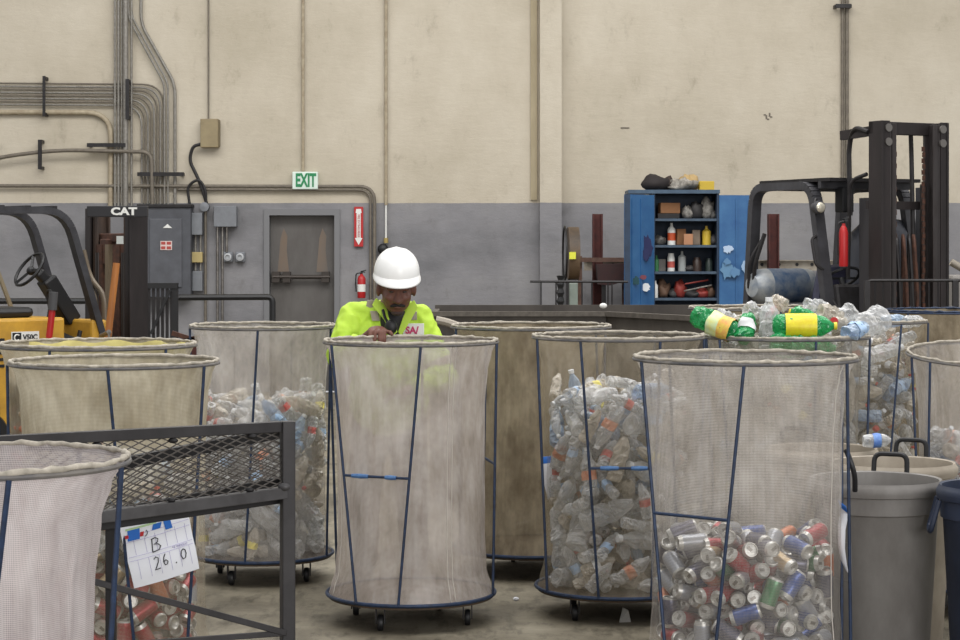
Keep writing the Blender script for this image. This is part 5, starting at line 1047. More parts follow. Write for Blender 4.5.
# big bottles lying on the overflow
def big_bottle(a, b, film, label, cat='plastic bottle', lab=None, cap=None, r=.054, seed=1, crush=.12, lmat=None, lr=(.33,.6)):
    a = Vector(a); b = Vector(b); L_ = (b-a).length; d = (b-a)/L_
    M_ = Matrix.Translation(a) @ orient(d, .3).to_4x4()
    t = thing('soda_bottle', label, cat, a)
    rs = Vector((seed, seed*2, 0))
    def warp(v):
        q = v.xy.length
        if q < .002: return v
        k = 1+crush*noise.noise(v*22+rs)+crush*.7*noise.noise(v*60+rs)
        return Vector((v.x*k, v.y*k, v.z))
    ba = [0,.02,.05,.1]
    prof = [(.0,.02),(r*.45,.004),(r*.8,.0),(r*.97,.02),(r,.05),(r*.99,L_*.3),(r*.94,L_*.32),(r*.94,L_*.6),(r,L_*.62),(r*.97,L_*.7),(r*.75,L_*.82),(r*.42,L_*.91),(r*.28,L_*.94),(r*.28,L_*.965)]
    fine = []
    for (a0, z0), (a1, z1) in zip(prof[:-1], prof[1:]):
        n_ = max(1, int(abs(z1-z0)/.014))
        for q_ in range(n_): fine.append((a0+(a1-a0)*q_/n_, z0+(z1-z0)*q_/n_))
    fine.append(prof[-1]); fine = [(a_*(1-.05*(i_ % 2)) if a_ > r*.6 else a_, z_) for i_, (a_, z_) in enumerate(fine)]
    MB().lathe(fine, 20, M_, cap=False, warp=warp).build('body', film, t, False)
    if lab: 
        m = MB().lathe([(r*1.05,L_*lr[0]),(r*1.06,L_*(lr[0]*.55+lr[1]*.45)),(r*1.06,L_*(lr[0]*.5+lr[1]*.5)),(r*1.04,L_*lr[1])], 24, M_, mis=[0,0,1] if lmat else None, cap=False, warp=warp); m.build('label_band', [lab, lmat or lab], t, 'all')
    if cap: MB().lathe([(r*.33,L_*.95),(r*.33,L_),(0,L_)], 14, M_).build('cap', cap, t, True)
    return t
Q = lambda px, py, Y: P(px, py, Y)
M_ly = mat('label_lemon', (232,222,40), .45, 0, .25, 40, (214,190,40)); M_lw = mat('label_mint', (196,226,200), .5, 0, .3, 18, (228,224,120)); M_lo = mat('label_peach', (226,150,90), .5, 0, .3, 40, (232,214,90))
big_bottle(Q(772,326,10.42), Q(837,326,10.40), F_green, 'green soda bottle with a bright yellow label lying on the overflow rim', lab=M_ly, cap=M_capy, seed=3, r=.062, lr=(.2,.68))
bb = big_bottle(Q(694,315,10.55), Q(743,335,10.42), F_green, 'green bottle tilted at the left of the overflow with a mint and peach label', lab=M_lw, lmat=M_lo, cap=M_capb, seed=5, crush=.2, r=.062, lr=(.34,.78))
big_bottle(Q(742,340,10.38), Q(751,313,10.5), F_green, 'green bottle standing between the two labelled green bottles', lab=LBM['white'], seed=6, crush=.35, r=.046)
big_bottle(Q(812,318,10.6), Q(789,311,10.6), F_green, 'small green bottle with a yellow cap behind the yellow labelled bottle', cap=M_capy, seed=7, crush=.25, r=.04)
big_bottle(Q(776,322,10.6), Q(760,308,10.62), F_clear, 'clear bottle with a red label at the top of the overflow', lab=LBM['red'], cap=M_capw, seed=8, crush=.35, r=.05)
big_bottle(Q(884,318,10.75), Q(846,331,10.6), F_clear, 'big clear jug with its round base turned out at the right of the overflow', seed=9, crush=.2, r=.072)
big_bottle(Q(846,334,10.36), Q(868,326,10.5), F_bluet, 'clear bottle with a pale blue label by the right of the overflow rim', lab=LBM['paleblue'], seed=10, crush=.35, r=.042)
big_bottle(Q(770,345,10.36), Q(838,348,10.36), F_green, 'green bottle just under the rim seen through the net', seed=12, crush=.4, r=.055)
for i, (a, b, r, lab) in enumerate([((745,310),(772,318),.05,'clear crushed bottle left of the red labelled one on the overflow'),((820,312),(846,320),.05,'clear bottle right of the yellow capped one on the overflow'),((835,320),(858,312),.055,'clear crushed bottle leaning to the big jug on the overflow'),((752,322),(775,314),.045,'clear bottle tucked behind the middle green bottle'),((806,304),(832,311),.045,'hazy bottle at the very top right of the overflow'),((786,306),(768,300),.045,'hazy bottle at the very top of the overflow')]):
    big_bottle(Q(a[0],a[1],10.55+.03*i), Q(b[0],b[1],10.6+.03*i), F_clear if i % 2 == 0 else F_haze, lab, seed=20+i, crush=.45, r=r, cap=M_capw if i == 1 else None)
big_bottle(Q(884,321,12.75), Q(908,320,12.9), F_bluet, 'pale blue bottle lying on top of the basket right of the overflow', seed=31, crush=.3, r=.04)
big_bottle(Q(905,322,12.75), Q(922,320,12.9), F_clear, 'clear bottle end at the top right of the second bottle basket', seed=32, crush=.3, r=.04)
# red and yellow cans pressed against the side of basket 7
rnd = random.Random(4)
its = []
for zi in range(12):
    for k in range(5):
        a = math.radians(150+k*17+(zi % 2)*8); z = .46+zi*.069
        col = 'red' if zi < 8 else ('tan' if (k+zi) % 3 else 'orange')
        p = Vector((x7+.375*math.cos(a), y7+.375*math.sin(a), z)); R3 = orient((-math.sin(a), math.cos(a), 0), rnd.uniform(0, 6))
        lab = '%s drink can pressed against the net at the left picture edge' % CN[col]
        place(CANS[(col, zi % 2)], 'beverage_can', p, R3, lab, 'drink can', CN[col]+' cans at the left edge')
for zi in range(4):
    for k in range(8):
        a = 2*PI*k/8
        its.append((CANS[('silver', 0)], Matrix.Translation((x7+.25*math.cos(a), y7+.25*math.sin(a), .18+.07*zi))@Matrix.Rotation(PI/2,4,'X')))
merge_rest(its, 'drink_can_heap', 'mass of drink cans in the bottom of the yellow lined basket', 'drink cans', None)
# yellow lining hanging inside basket 7, paper and tape details
m = MB(); vs = []; N_ = 30
for j in range(6):
    for i in range(N_+1):
        a = math.radians(20+i*130/N_); rr_ = .43+.008*math.sin(i*1.7+j); vs.append((x7+rr_*math.cos(a), y7+rr_*math.sin(a), 1.39-j*.1+.008*math.sin(i*.9)))
m.add(vs, [(j*(N_+1)+i, j*(N_+1)+i+1, (j+1)*(N_+1)+i+1, (j+1)*(N_+1)+i) for j in range(5) for i in range(N_)])
o = m.build('yellow_liner', mat('lining', (196,186,116), .8, 0, .3, 6, (172,160,100)), smooth='all'); md = o.modifiers.new('s','SOLIDIFY'); md.thickness = .003
tag(o, 'pale yellow sheet lining the far inside of the basket below the yellow forklift', 'liner')
# ------------------------------------------------------------ paper sheets and tape on the baskets
def paper_frame(c, w_, h_, rz, ry):
    return Matrix.Translation(c) @ Matrix.Rotation(rz, 4, 'Z') @ Matrix.Rotation(ry, 4, 'Y')
Ys = 8.035
t = thing('paper_sheet', 'white gridded paper sheet with handwritten B and 26.0 clipped to a basket', 'paper sheet', P(160, 590, Ys))
MS = paper_frame(P(160, 548, 8.152), 0, 0, .5, -.2)
s = 2000/Ys
def sp(u, v, w_=0): return MS @ Vector((u, w_, v))
wd, hg = .30, .262
m = MB(); nu = 14; vs = []
for j in range(2):
    for jj in range(9):
        for i in range(nu+1):
            u = -wd/2+wd*i/nu; v = -hg/2+hg*jj/8; cur = .012*math.sin(i/nu*PI*1.3)+.004*math.sin(jj*.9)
            vs.append(sp(u + (.012 if i == 0 else 0)*(1-jj/8), v, -cur+j*.002))
nn_ = (nu+1)*9
fs = [(k*nn_*0+j*(nu+1)+i, j*(nu+1)+i+1, (j+1)*(nu+1)+i+1, (j+1)*(nu+1)+i) for k in (0,) for j in range(8) for i in range(nu)]
fs += [tuple(q+nn_ for q in f[::-1]) for f in fs]
m.add(vs, fs); sh_ = m.build('sheet', M_paper, t, 'all')
def curd(u, v): i = (u+wd/2)/wd; jj = (v+hg/2)/hg*8; return -(.012*math.sin(i*PI*1.3)+.004*math.sin(jj*.9))-.0025
def stroke(pts, r, mm, name):
    MB().tube([sp(u, v, curd(u, v)) for u, v in pts], r, 5).build(name, mm, t)
M_line = mat('print_violet', (150,140,190), .7)
def seg(a, b, n=8): return [(a[0]+(b[0]-a[0])*k/n, a[1]+(b[1]-a[1])*k/n) for k in range(n+1)]
for v in (.082, .058, .0-.004, -.02): stroke(seg((-wd/2+.012, v), (wd/2-.006, v)), .0007, M_line, 'grid_line')
for i in range(1, 7): stroke(seg((-wd/2+i*wd/6.6, -.02), (-wd/2+i*wd/6.6, -.10)), .0006, M_line, 'grid_line')
for i in range(1, 7): stroke(seg((-wd/2+i*wd/6.6, .07), (-wd/2+i*wd/6.6, -.0)), .0006, M_line, 'grid_line')
BS = [(-.032,.05),(-.034,.03),(-.038,0)]
stroke(seg((-.030,.046),(-.037,-.006),5), .0022, M_ink, 'handwriting')
stroke([(-.034,.046),(-.016,.05),(-.004,.042),(-.008,.03),(-.026,.024),(-.008,.022),(.002,.01),(-.008,-.002),(-.037,-.006)], .0022, M_ink, 'handwriting')
stroke([(-.040,-.035),(-.030,-.027),(-.02,-.034),(-.024,-.05),(-.036,-.07),(-.042,-.078),(-.028,-.077),(-.018,-.076)], .0022, M_ink, 'handwriting')
stroke([(.012,-.026),(.003,-.038),(-.001,-.055),(.004,-.07),(.014,-.068),(.018,-.058),(.010,-.05),(.001,-.055)], .0022, M_ink, 'handwriting')
stroke([(.052,-.073),(.054,-.075)], .003, M_ink, 'handwriting')
stroke([(.094,-.030),(.084,-.036),(.080,-.052),(.086,-.07),(.098,-.066),(.104,-.05),(.102,-.034),(.094,-.030)], .0022, M_ink, 'handwriting')
stroke([(-.05,.085),(-.045,.09),(-.042,.08),(-.048,.07),(-.056,.066)], .0016, M_ink, 'handwriting')
def patch(u0, u1, v0, v1, mm, name, sk=0):
    n = 4; vs = [sp(u + (sk*(v-v0)/(v1-v0) if v1 != v0 else 0), v, curd(u, v)-.0012+k*.001) for k in (0, 1) for v in (v0, v1) for u in [u0+(u1-u0)*i/n for i in range(n+1)]]
    fs = [(i, i+1, n+2+i, n+1+i) for i in range(n)]; fs += [tuple(q+2*(n+1) for q in f[::-1]) for f in fs]
    MB().add(vs, fs).build(name, mm, t)
patch(.036, .068, .068, .116, M_tape, 'tape', -.006); patch(-.024, .014, .082, .106, M_tape, 'tape', .01); patch(-.128, -.078, .062, .108, M_tape, 'tape', .006)
patch(-.078, -.062, .07, .088, M_red, 'tape', .006); patch(-.136, -.122, .074, .088, M_red, 'tape', 0)
patch(-.13, .0, .106, .114, mat('faint_green', (170,196,150), .7), 'print_strip')
R3 = MS.to_3x3() @ Euler((PI/2,0,0)).to_matrix()
lt = text('TARE WEIGHT', .013, M_line, (0,0,0), None, rot=(0,0,0), ext=.0004, name='print')
lt.data.transform(Matrix.Translation(sp(.075,-.012,curd(.075,-.012)-.001)-t.location) @ R3.to_4x4()); lt.parent = t
# small tags of paper and tape on other baskets
def slip(name, pts, th, mm, label, cat='paper tag', group=None, stripe=None):
    vs = []
    for k in (0, th):
        for a, b in pts: vs += [Vector(a)+Vector((0,k,0)), Vector(b)+Vector((0,k,0))]
    n = len(pts); fs = []
    for k in (0, 2*n):
        for i in range(n-1): fs.append((k+2*i, k+2*i+1, k+2*i+3, k+2*i+2))
    for i in range(n-1): fs += [(2*i, 2*i+2, 2*n+2*i+2, 2*n+2*i), (2*i+1, 2*n+2*i+1, 2*n+2*i+3, 2*i+3)]
    fs += [(0, 2*n, 2*n+1, 1), (2*n-2, 2*n-1, 4*n-1, 4*n-2)]
    mb = MB().add(vs, fs)
    if stripe: 
        for k in range(len(mb.m)):
            if k in stripe: mb.m[k] = 1
    o = mb.build(name, [mm, M_tape], None, 'all'); return tag(o, label, cat, group)
Yq = 8.16
slip('paper_tag', [(P(838,500,Yq-.09),P(846,506,Yq-.12)),(P(841,508,Yq-.02),P(848.5,514,Yq-.07)),(P(838,525,Yq-.04),P(845.5,530,Yq-.07)),(P(838,545,Yq-.02),P(845,549,Yq-.05)),(P(841,560,Yq-.02),P(847,565,Yq-.04)),(P(846,571,Yq-.0),P(849,574,Yq-.02))], .003, M_paper, 'curled white paper tag with a blue stripe on the right post of the can basket', stripe=(0,))
Yq = 10.15
slip('paper_tag', [(P(541,457,Yq),P(551,456,Yq-.02)),(P(541.5,464,Yq),P(551.5,463,Yq-.03)),(P(542,475,Yq+.01),P(552,473,Yq-.02)),(P(545,488,Yq+.02),P(552,484,Yq)),(P(548,500,Yq+.02),P(551,496,Yq+.01))], .003, M_paper, 'torn white paper tag with blue tape on the bottle basket left post', stripe=(0,))
def tape_on(ends, i, j, f, z, base_z, hr, L_, label):
    a, b = ends[i], ends[j]; k = (z-base_z)/(hr-base_z); pa = a[0].lerp(a[1], k); pb = b[0].lerp(b[1], k)
    q = pa.lerp(pb, f); d = (pb-pa).normalized()*L_/2
    tag(MB().tube([q-d, q, q+d], [.0095, .012, .0095], 8).build('tape_wrap', mat('tape_pale', (90,130,176), .6, 0, .3, 60, (52,88,140)), smooth=True), label, 'tape', None)
tape_on(e1, 0, 1, .25, .765, .142, 1.405, .09, 'blue tape wrapped on the left of the centre basket crossbar')
tape_on(e1, 0, 1, .72, .765, .142, 1.405, .06, 'blue tape wrapped on the right of the centre basket crossbar')
tape_on(e3, 1, 2, .3, .79, .142, 1.42, .09, 'blue tape on the left of the crossbar of the bottle basket')
tape_on(e3, 1, 2, .75, .79, .142, 1.42, .08, 'blue tape on the right of the crossbar of the bottle basket')

# ------------------------------------------------------------ round bins
M_bin = mat('bin_grey', (132,129,125), .6, 0, .2, 5, (104,100,96), (1,1,.5)); M_bin2 = mat('bin_pale', (170,160,144), .6, 0, .3, 5, (140,130,116)); M_binb = mat('bin_blue', (42,52,74), .5, 0, .3, 6, (32,40,58))
def bin_(x, y, h, r, mm, label, ha, inner=None, hm=None, content=None):
    t = thing('round_bin', label, 'bin', (x, y, 0)); M_ = Matrix.Translation((x, y, 0))
    prof = [(0,.01),(r*.74,.0),(r*.78,.02),(r*.93,h*.84),(r*.94,h*.845),(r*.97,h*.85),(r*.975,h*.93),(r*1.02,h*.935),(r*1.035,h*.955),(r*1.035,h*.975),(r*1.01,h*.985),(r*.985,h),(r*.95,h*.995),(r*.93,h*.95),(r*.9,h*.84),(r*.75,.04),(0,.035)]
    MB().lathe(prof, 48, M_).build('body', mm, t, True)
    if hm is not None:
        for a in (ha, ha+PI*.72):
            d = Vector((math.cos(a), math.sin(a), 0)); n = Vector((-d.y, d.x, 0)); c = Vector((x, y, h*.93))+d*r*1.0
            q = [c-n*.075, c-n*.072+d*.02+Vector((0,0,.135)), c+n*.072+d*.02+Vector((0,0,.135)), c+n*.075]
            if a != ha: q = [c-n*.075, c-n*.07+d*.035-Vector((0,0,.13)), c+n*.07+d*.035-Vector((0,0,.13)), c+n*.075]
            MB().tube(arc_pts(q, .035, 5), .0115, 8).build('handle', hm, t, True)
    return t
bin_(1.70, 8.6, .87, .283, M_bin, 'grey round bin in front, its black handle raised at the back', math.radians(66), hm=M_black)
bin_(1.915, 9.27, .87, .285, M_bin2, 'pale round bin behind the front grey bin with a raised handle', math.radians(62), hm=M_black)
bin_(1.70, 9.93, .87, .27, M_bin2, 'pale round bin deepest of the three, beside the can basket', math.radians(110), hm=M_black)
bin_(2.15, 8.22, .885, .26, M_binb, 'dark blue round bin cut off by the right edge', math.radians(40), hm=M_binb)
def disc_fill(x, y, z, r, mm, label):
    o = tag(MB().lathe([(0,0),(r*.8,-.005),(r,-.02),(r*.96,-.06),(0,-.07)], 30).build('bin_contents', mm, None, True), label, 'bin contents'); o.location = (x, y, z); return o
# lettering panel moulded in the front bin
p_ = MB(); cx_, cy_, r_ = 1.70, 8.6, .283
def onbin(a, z, off=.002):
    rr_ = r_*(.78+(.93-.78)*(z-.02)/(.87*.84-.02))+off; return (cx_+rr_*math.cos(a), cy_+rr_*math.sin(a), z)
pts = [onbin(math.radians(a), z) for a, z in [(205,.62),(212,.62),(220,.62),(228,.62),(236,.62),(236,.54),(236,.46),(228,.46),(220,.46),(212,.46),(205,.46),(205,.54)]]
tag(p_.tube(pts, .0025, 5, True).build('moulded_panel', M_bin), None).parent = [o for o in bpy.data.objects if o.name == 'round_bin'][0]
o = bpy.data.objects['moulded_panel']; o.location -= Vector((1.70, 8.6, 0))
MB().tube(arc_pts([P(846,450,8.29), P(851,462,8.26), P(855,476,8.27), P(855,491,8.3)], .05), .011, 8).build('strap', M_black, [o for o in bpy.data.objects if o.name == 'round_bin'][0], True)
# bottle lying across the deep bin
big_bottle(P(863,441,9.72), P(892,440,9.72), F_clear, 'clear bottle with a bright blue label lying across the deepest bin', lab=mat('label_royal', (40,84,176), .5, 0, .3, 30, (120,160,214)), seed=41, crush=.15, r=.034)

# ------------------------------------------------------------ steel rack, front left
M_rack = mat('rack_steel', (54,52,53), .5, .35, .2, 8, (34,32,33), (1,1,1)); M_rackd = mat('rack_dark', (34,32,33), .55, .3, .3, 8, (24,23,24)); M_rackl = mat('rack_light', (80,79,80), .5, .35, .2, 9, (54,52,53))
t = thing('steel_rack', 'dark welded steel rack with expanded mesh sides in the left foreground', 'rack', (XW(290,6.5), 6.5, 0))
A = P(287.5, 421, 6.5); zt_ = A.z
# post: square tube turned a little
MB().box((A.x, 6.5, zt_/2), (.043,.043,zt_), Euler((0,0,.35))).build('corner_post', M_rack, t, bevel=.003)
Lt = Vector((XW(-30, 5.95), 5.95, zt_))
def rail(a, b, w_, h_, name='rail', mm=M_rack): return MB().bar(a, b, w_, h_, mm and 0).build(name, mm, t, bevel=.002)
ra = A+Vector((-.02,0,-.018)); rail(ra, Lt+Vector((0,0,-.018)), .035, .034, 'top_rail', M_rack)
lb0 = P(285, 492.5, 6.49); lb1 = P(-30, 534, 5.94); rail(lb0, lb1, .04, .036, 'lower_rail', M_rackl)
rail(P(285, 496, 6.56), P(-30, 543, 6.0), .03, .04, 'lower_back_angle', M_rackd)
def xmesh(a0, a1, b0, b1, name, mm, nx, nz, r=.0022):
    """expanded metal between a top edge a0-a1 and a bottom edge b0-b1"""
    mb = MB()
    def q(u, v): return a0.lerp(a1, u).lerp(b0.lerp(b1, u), v)
    for i in range(-nz, nx):
        for sgn in (1, -1):
            pts = []
            for j in range(nz+1):
                u = (i+(j if sgn > 0 else nz-j))/nx
                pts.append((u, j/nz))
            run = [p for p in pts if -1e-6 <= p[0] <= 1+1e-6]
            for (u0, v0), (u1, v1) in zip(run[:-1], run[1:]): mb.bar(q(u0, v0), q(u1, v1), r*1.2, r*2)
    return mb.build(name, mm, t)
M_xm = mat('mesh_steel', (92,88,84), .5, .5, .3, 30, (64,58,54))
xmesh(A+Vector((-.03,-.0,-.035)), Lt+Vector((0,0,-.035)), lb0+Vector((0,0,.02)), lb1+Vector((0,0,.02)), 'mesh_panel', M_xm, 20, 9, .0019)
# back side of the rack
Bk = P(286, 431, 7.0); Bl = P(60, 476, 6.5)
rail(Bk, Bl, .03, .04, 'back_rail', M_rackd)
Bk2 = P(286, 480, 7.0); Bl2 = P(60, 523, 6.5)
xmesh(Bk, Bl, Bk2, Bl2, 'mesh_panel', M_xm, 17, 7, .0018)
rail(Bk2, Bl2, .025, .03, 'back_lower_rail', M_rackd)
MB().bar(Bk+Vector((0,0,.02)), Vector((Bk.x, Bk.y, 0)), .035).build('back_post', M_rackd, t)
rail(A+Vector((0,.02,-.03)), Bk, .03, .03, 'side_rail', M_rackd)
rail(lb0, Bk2, .03, .03, 'side_rail', M_rackd)
# left legs and braces
pl = P(111, 520, 6.27); MB().bar(Vector((pl.x, pl.y, pl.z+.0)), Vector((pl.x-.0, pl.y, 0)), .03).build('leg', M_rackd, t)
rail(P(88, 580, 6.22), P(286, 633, 6.48), .016, .02, 'brace', M_rack)
rail(P(286, 633, 6.48), P(120, 645, 6.3), .014, .018, 'brace', M_rack)
for f in (.12,.38,.62,.88):
    q = A.lerp(Lt, f)+Vector((0,-.006,-.043)); MB().ball(q, (.016,.008,.009)).build('weld', M_rackd, t, True)
    q = lb0.lerp(lb1, f)+Vector((0,-.01,.024)); MB().ball(q, (.014,.008,.008)).build('weld', M_rackd, t, True)
q = P(284, 487, 6.47); MB().ball(q, (.02,.012,.014)).build('weld', M_rackl, t, True)
# litter
tag(MB().ball((0,0,.01), (.016,.012,.01)).build('litter_scrap', M_paper, smooth=True), 'small white scrap lying on the floor between the centre baskets', 'litter').location = (XW(516,10.55), 10.55, 0)
o = tag(MB().add([(-.03,0,0),(.03,.01,0),(.015,.0,.06),(-.01,.02,.07),(-.03,.012,0),(.03,.022,0),(.015,.012,.06),(-.01,.032,.07)], [(0,1,2,3),(7,6,5,4),(0,4,5,1),(1,5,6,2),(2,6,7,3),(3,7,4,0)]).build('film_scrap', mat('film', (168,166,160), .4)), 'pale scrap of film on the floor under the bottle basket', 'litter'); o.location = (XW(625,9.95), 9.95, 0)

# ------------------------------------------------------------ the worker
def blob(parts, vox, it, name, mm, parent, wrinkle=0, seed=0, fac=.5, clip=None):
    mb = MB()
    for p in parts:
        if p[0] == 'b': mb.ball(p[1], p[2], p[3] if len(p) > 3 else None, 20, 14)
        else:
            a, b, r0, r1 = Vector(p[1]), Vector(p[2]), p[3], p[4]
            n = max(3, int((b-a).length/.02)); pts = [a.lerp(b, k/n) for k in range(n+1)]; rs = [r0+(r1-r0)*k/n for k in range(n+1)]
            mb.tube(pts, rs, 14); mb.ball(a, r0, None, 14, 10); mb.ball(b, r1, None, 14, 10)
    o = mb.build('tmp', mm, None, keep=True)
    md = o.modifiers.new('r', 'REMESH'); md.mode = 'VOXEL'; md.voxel_size = vox; md.use_smooth_shade = True
    md = o.modifiers.new('s', 'SMOOTH'); md.iterations = it; md.factor = fac
    bpy.context.view_layer.update()
    me = bpy.data.meshes.new_from_object(o.evaluated_get(bpy.context.evaluated_depsgraph_get()))
    bpy.data.objects.remove(o)
    if wrinkle:
        rs = Vector((seed, seed*2, 0)); nv = [v.normal.copy() for v in me.vertices]
        for v, n in zip(me.vertices, nv):
            q = v.co*9+rs; k = noise.noise(Vector((q.x*1.2+q.z*.6, q.y, q.z*1.1)))+.6*noise.noise(q*2.4)
            v.co += n*wrinkle*(1-abs(k)*2.2)
    if clip:
        bm = bmesh.new(); bm.from_mesh(me)
        for co, no in clip:
            bmesh.ops.bisect_plane(bm, geom=bm.verts[:]+bm.edges[:]+bm.faces[:], plane_co=co, plane_no=no, clear_outer=True)
        bm.to_mesh(me); bm.free()
    for p in me.polygons: p.use_smooth = True
    me.transform(Matrix.Translation(-parent.location))
    o = bpy.data.objects.new(name, me); C.objects.link(o); o.parent = parent; me.materials.clear(); me.materials.append(mm); return o
W = thing('person', 'worker in a white hard hat and lime jacket leaning over the centre basket', 'person', (-.50, 10.9, 0))
M_skin = mat('skin', (112,72,58), .55, 0, .25, 9, (94,58,48)); M_hiviz = mat('hiviz', (190,224,70), .7, 0, .3, 5, (172,206,62)); M_refl = mat('reflective', (168,158,146), .5, .1, .3, 20, (140,128,118))
M_trs = mat('trousers', (44,46,54), .85, 0, .3, 8, (34,36,42)); M_hair = mat('hair', (30,26,26), .8); M_hat = mat('hat_white', (238,238,236), .3)
Hc = P(396.5, 286, 10.66); HM = Matrix.Translation(Hc) @ Euler((.27, 0, .13)).to_matrix().to_4x4() @ Matrix.Scale(1.13, 4); HR = Euler((.27, 0, .13))
hp_ = lambda x, y, z: HM @ Vector((x, y, z)); k_ = 1.13
S1, S2 = Vector((-.685, 10.84, 1.497)), Vector((-.335, 10.84, 1.485))
E1 = Vector((-.75, 10.70, 1.28)); W1 = Vector((-.615, 10.50, 1.375))
E2 = Vector((-.19, 10.78, 1.17)); W2 = Vector((-.36, 10.56, 1.12))
nb = Vector((-.475, 10.82, 1.53))
body = [('b', hp_(0,.012,.03), (.081*k_,.096*k_,.098*k_), HR), ('b', hp_(0,-.022,-.042), (.069*k_,.074*k_,.084*k_), HR), ('b', hp_(0,-.05,-.095), (.036*k_,.035*k_,.028*k_), HR),
  ('c', hp_(0,-.088,.0), hp_(0,-.112,-.042), .011*k_, .0165*k_), ('b', hp_(-.014,-.1,-.044), (.011*k_,)*3), ('b', hp_(.014,-.1,-.044), (.011*k_,)*3),
  ('c', hp_(-.042,-.076,.012), hp_(.042,-.076,.012), .014*k_, .014*k_), ('b', hp_(-.038,-.07,-.035), (.024*k_,.02*k_,.022*k_)), ('b', hp_(.038,-.07,-.035), (.024*k_,.02*k_,.022*k_)),
  ('b', hp_(0,-.088,-.077), (.026*k_,.012*k_,.009*k_), HR), ('b', hp_(-.084,.006,-.02), (.012*k_,.022*k_,.034*k_), HR), ('b', hp_(.084,.006,-.02), (.012*k_,.022*k_,.034*k_), HR),
  ('c', hp_(0,.03,-.05), nb, .06, .066),
  ('c', nb, (-.5,10.86,1.36), .08, .14), ('b', (-.5,10.88,1.3), (.2,.13,.2)), ('b', (-.5,10.94,1.08), (.17,.12,.2)), ('b', (-.5,10.96,.93), (.18,.13,.13)),
  ('c', S1, E1, .052, .042), ('c', E1, W1, .042, .029), ('c', S2, E2, .052, .042), ('c', E2, W2, .042, .029), ('c', (-.6,10.86,1.43), S1, .06, .055), ('c', (-.4,10.86,1.43), S2, .06, .055)]
for sx_ in (-1, 1):
    hipp = Vector((-.5+sx_*.1, 10.96, .9)); kn = Vector((-.5+sx_*.13, 10.9, .5)); an = Vector((-.5+sx_*.14, 10.98, .09))
    body += [('c', hipp, kn, .085, .058), ('c', kn, an, .055, .038), ('c', an, an+Vector((0,-.14,-.035)), .035, .03)]
# hand resting over the back rim: palm then five bent fingers
hx, hy = XW(378, 10.44), 10.44
body += [('c', W1, (hx-.025, hy+.02, 1.425), .029, .026), ('b', (hx-.005, hy+.0, 1.43), (.05,.045,.024), Euler((.2,0,.0)))]
for i, (dx, l1, l2, l3) in enumerate([(-.036,.03,.04,.03),(-.012,.034,.046,.034),(.012,.032,.044,.032),(.034,.026,.036,.028)]):
    a = Vector((hx+dx*1.0, hy-.03, 1.432)); b = a+Vector((dx*.12, -l1*.8, -.004)); c = b+Vector((0,-l2*.25,-l2)); d_ = c+Vector((0,l3*.1,-l3))
    body += [('c', a, b, .0115, .0105), ('c', b, c, .0105, .0095), ('c', c, d_, .0095, .0082)]
body += [('c', (hx+.03,hy+.01,1.425), (hx+.065,hy-.005,1.42), .0125, .0115), ('c', (hx+.065,hy-.005,1.42), (hx+.075,hy-.035,1.41), .0115, .0095)]
body += [('c', W2, W2+Vector((-.05,-.04,-.02)), .028, .025), ('b', W2+Vector((-.07,-.045,-.03)), (.05,.035,.022), Euler((0,.4,.5)))]
for i in range(4):
    a = W2+Vector((-.1+.004*i, -.02-.016*i, -.035)); b = a+Vector((-.032,-.006,-.012)); c = b+Vector((-.012,.002,-.026))
    body += [('c', a, b, .011, .01), ('c', b, c, .01, .0085)]
body += [('c', W2+Vector((-.05,-.06,-.02)), W2+Vector((-.075,-.085,-.03)), .012, .01)]
blob(body, .0065, 3, 'body', M_skin, W, fac=.4)
# jacket
jk = [('c', (-.5,10.86,1.43), (-.5,10.9,1.2), .13, .17), ('b', (-.61,10.87,1.33), (.13,.15,.17)), ('b', (-.39,10.87,1.33), (.13,.15,.17)), ('b', (-.5,10.93,1.05), (.215,.165,.24)), ('b', (-.5,10.86,1.2), (.2,.17,.2)),
  ('c', (-.555,10.84,1.515), S1+Vector((.01,0,-.005)), .055, .07), ('c', (-.395,10.84,1.515), S2+Vector((-.01,0,-.005)), .055, .07),
  ('c', S1, E1, .072, .07), ('c', E1, W1+(E1-W1)*.12, .07, .048), ('c', S2, E2, .072, .068), ('c', E2, W2+(E2-W2)*.1, .07, .05), ('b', (-.48,10.84,1.5), (.105,.095,.085))]
blob(jk, .011, 6, 'jacket', M_hiviz, W, wrinkle=.011, seed=3, clip=[((0,0,.84),(0,0,-1))])
# collar flaps and dark shirt
cl = MB()
for sgn, pts in ((-1, [(376,298),(372,305),(384,320),(393,336),(397.5,332),(391,317),(384,304)]), (1, [(414,300),(418,307),(411,320),(401,336),(398,332),(403,317),(409,304)])):
    Yc_ = 10.675; vs = [P(px, py, Yc_+.05-.0012*(py-298)*1.5) for px, py in pts]; n = len(vs)
    vs += [v+Vector((0,.012,0)) for v in vs]; cl.add(vs, [tuple(range(n)), tuple(range(2*n-1, n-1, -1))]+[(i, (i+1)%n, n+(i+1)%n, n+i) for i in range(n)])
cl.build('collar', mat('hiviz_dark', (180,212,70), .7), W, bevel=.003)
blob([('c', (-.475,10.74,1.5), (-.462,10.69,1.40), .05, .03), ('c', nb, (-.47,10.76,1.46), .075, .07)], .009, 4, 'shirt', mat('dark_shirt', (38,36,40), .8), W)
def wpatch(px0, px1, py0, py1, Y0, name, mm, sk=0, th=.01, Y1=None, bev=.002):
    Y1 = Y1 or Y0; q = [P(px0+sk, py0, Y0), P(px1+sk, py0, Y1), P(px1, py1, Y1), P(px0, py1, Y0)]
    vs = q+[v+Vector((0,th,0)) for v in q]
    return MB().add(vs, [(0,1,2,3),(7,6,5,4),(0,4,5,1),(1,5,6,2),(2,6,7,3),(3,7,4,0)]).build(name, mm, W, bevel=bev)
jko = [o for o in W.children if o.name.startswith('jacket')][0]
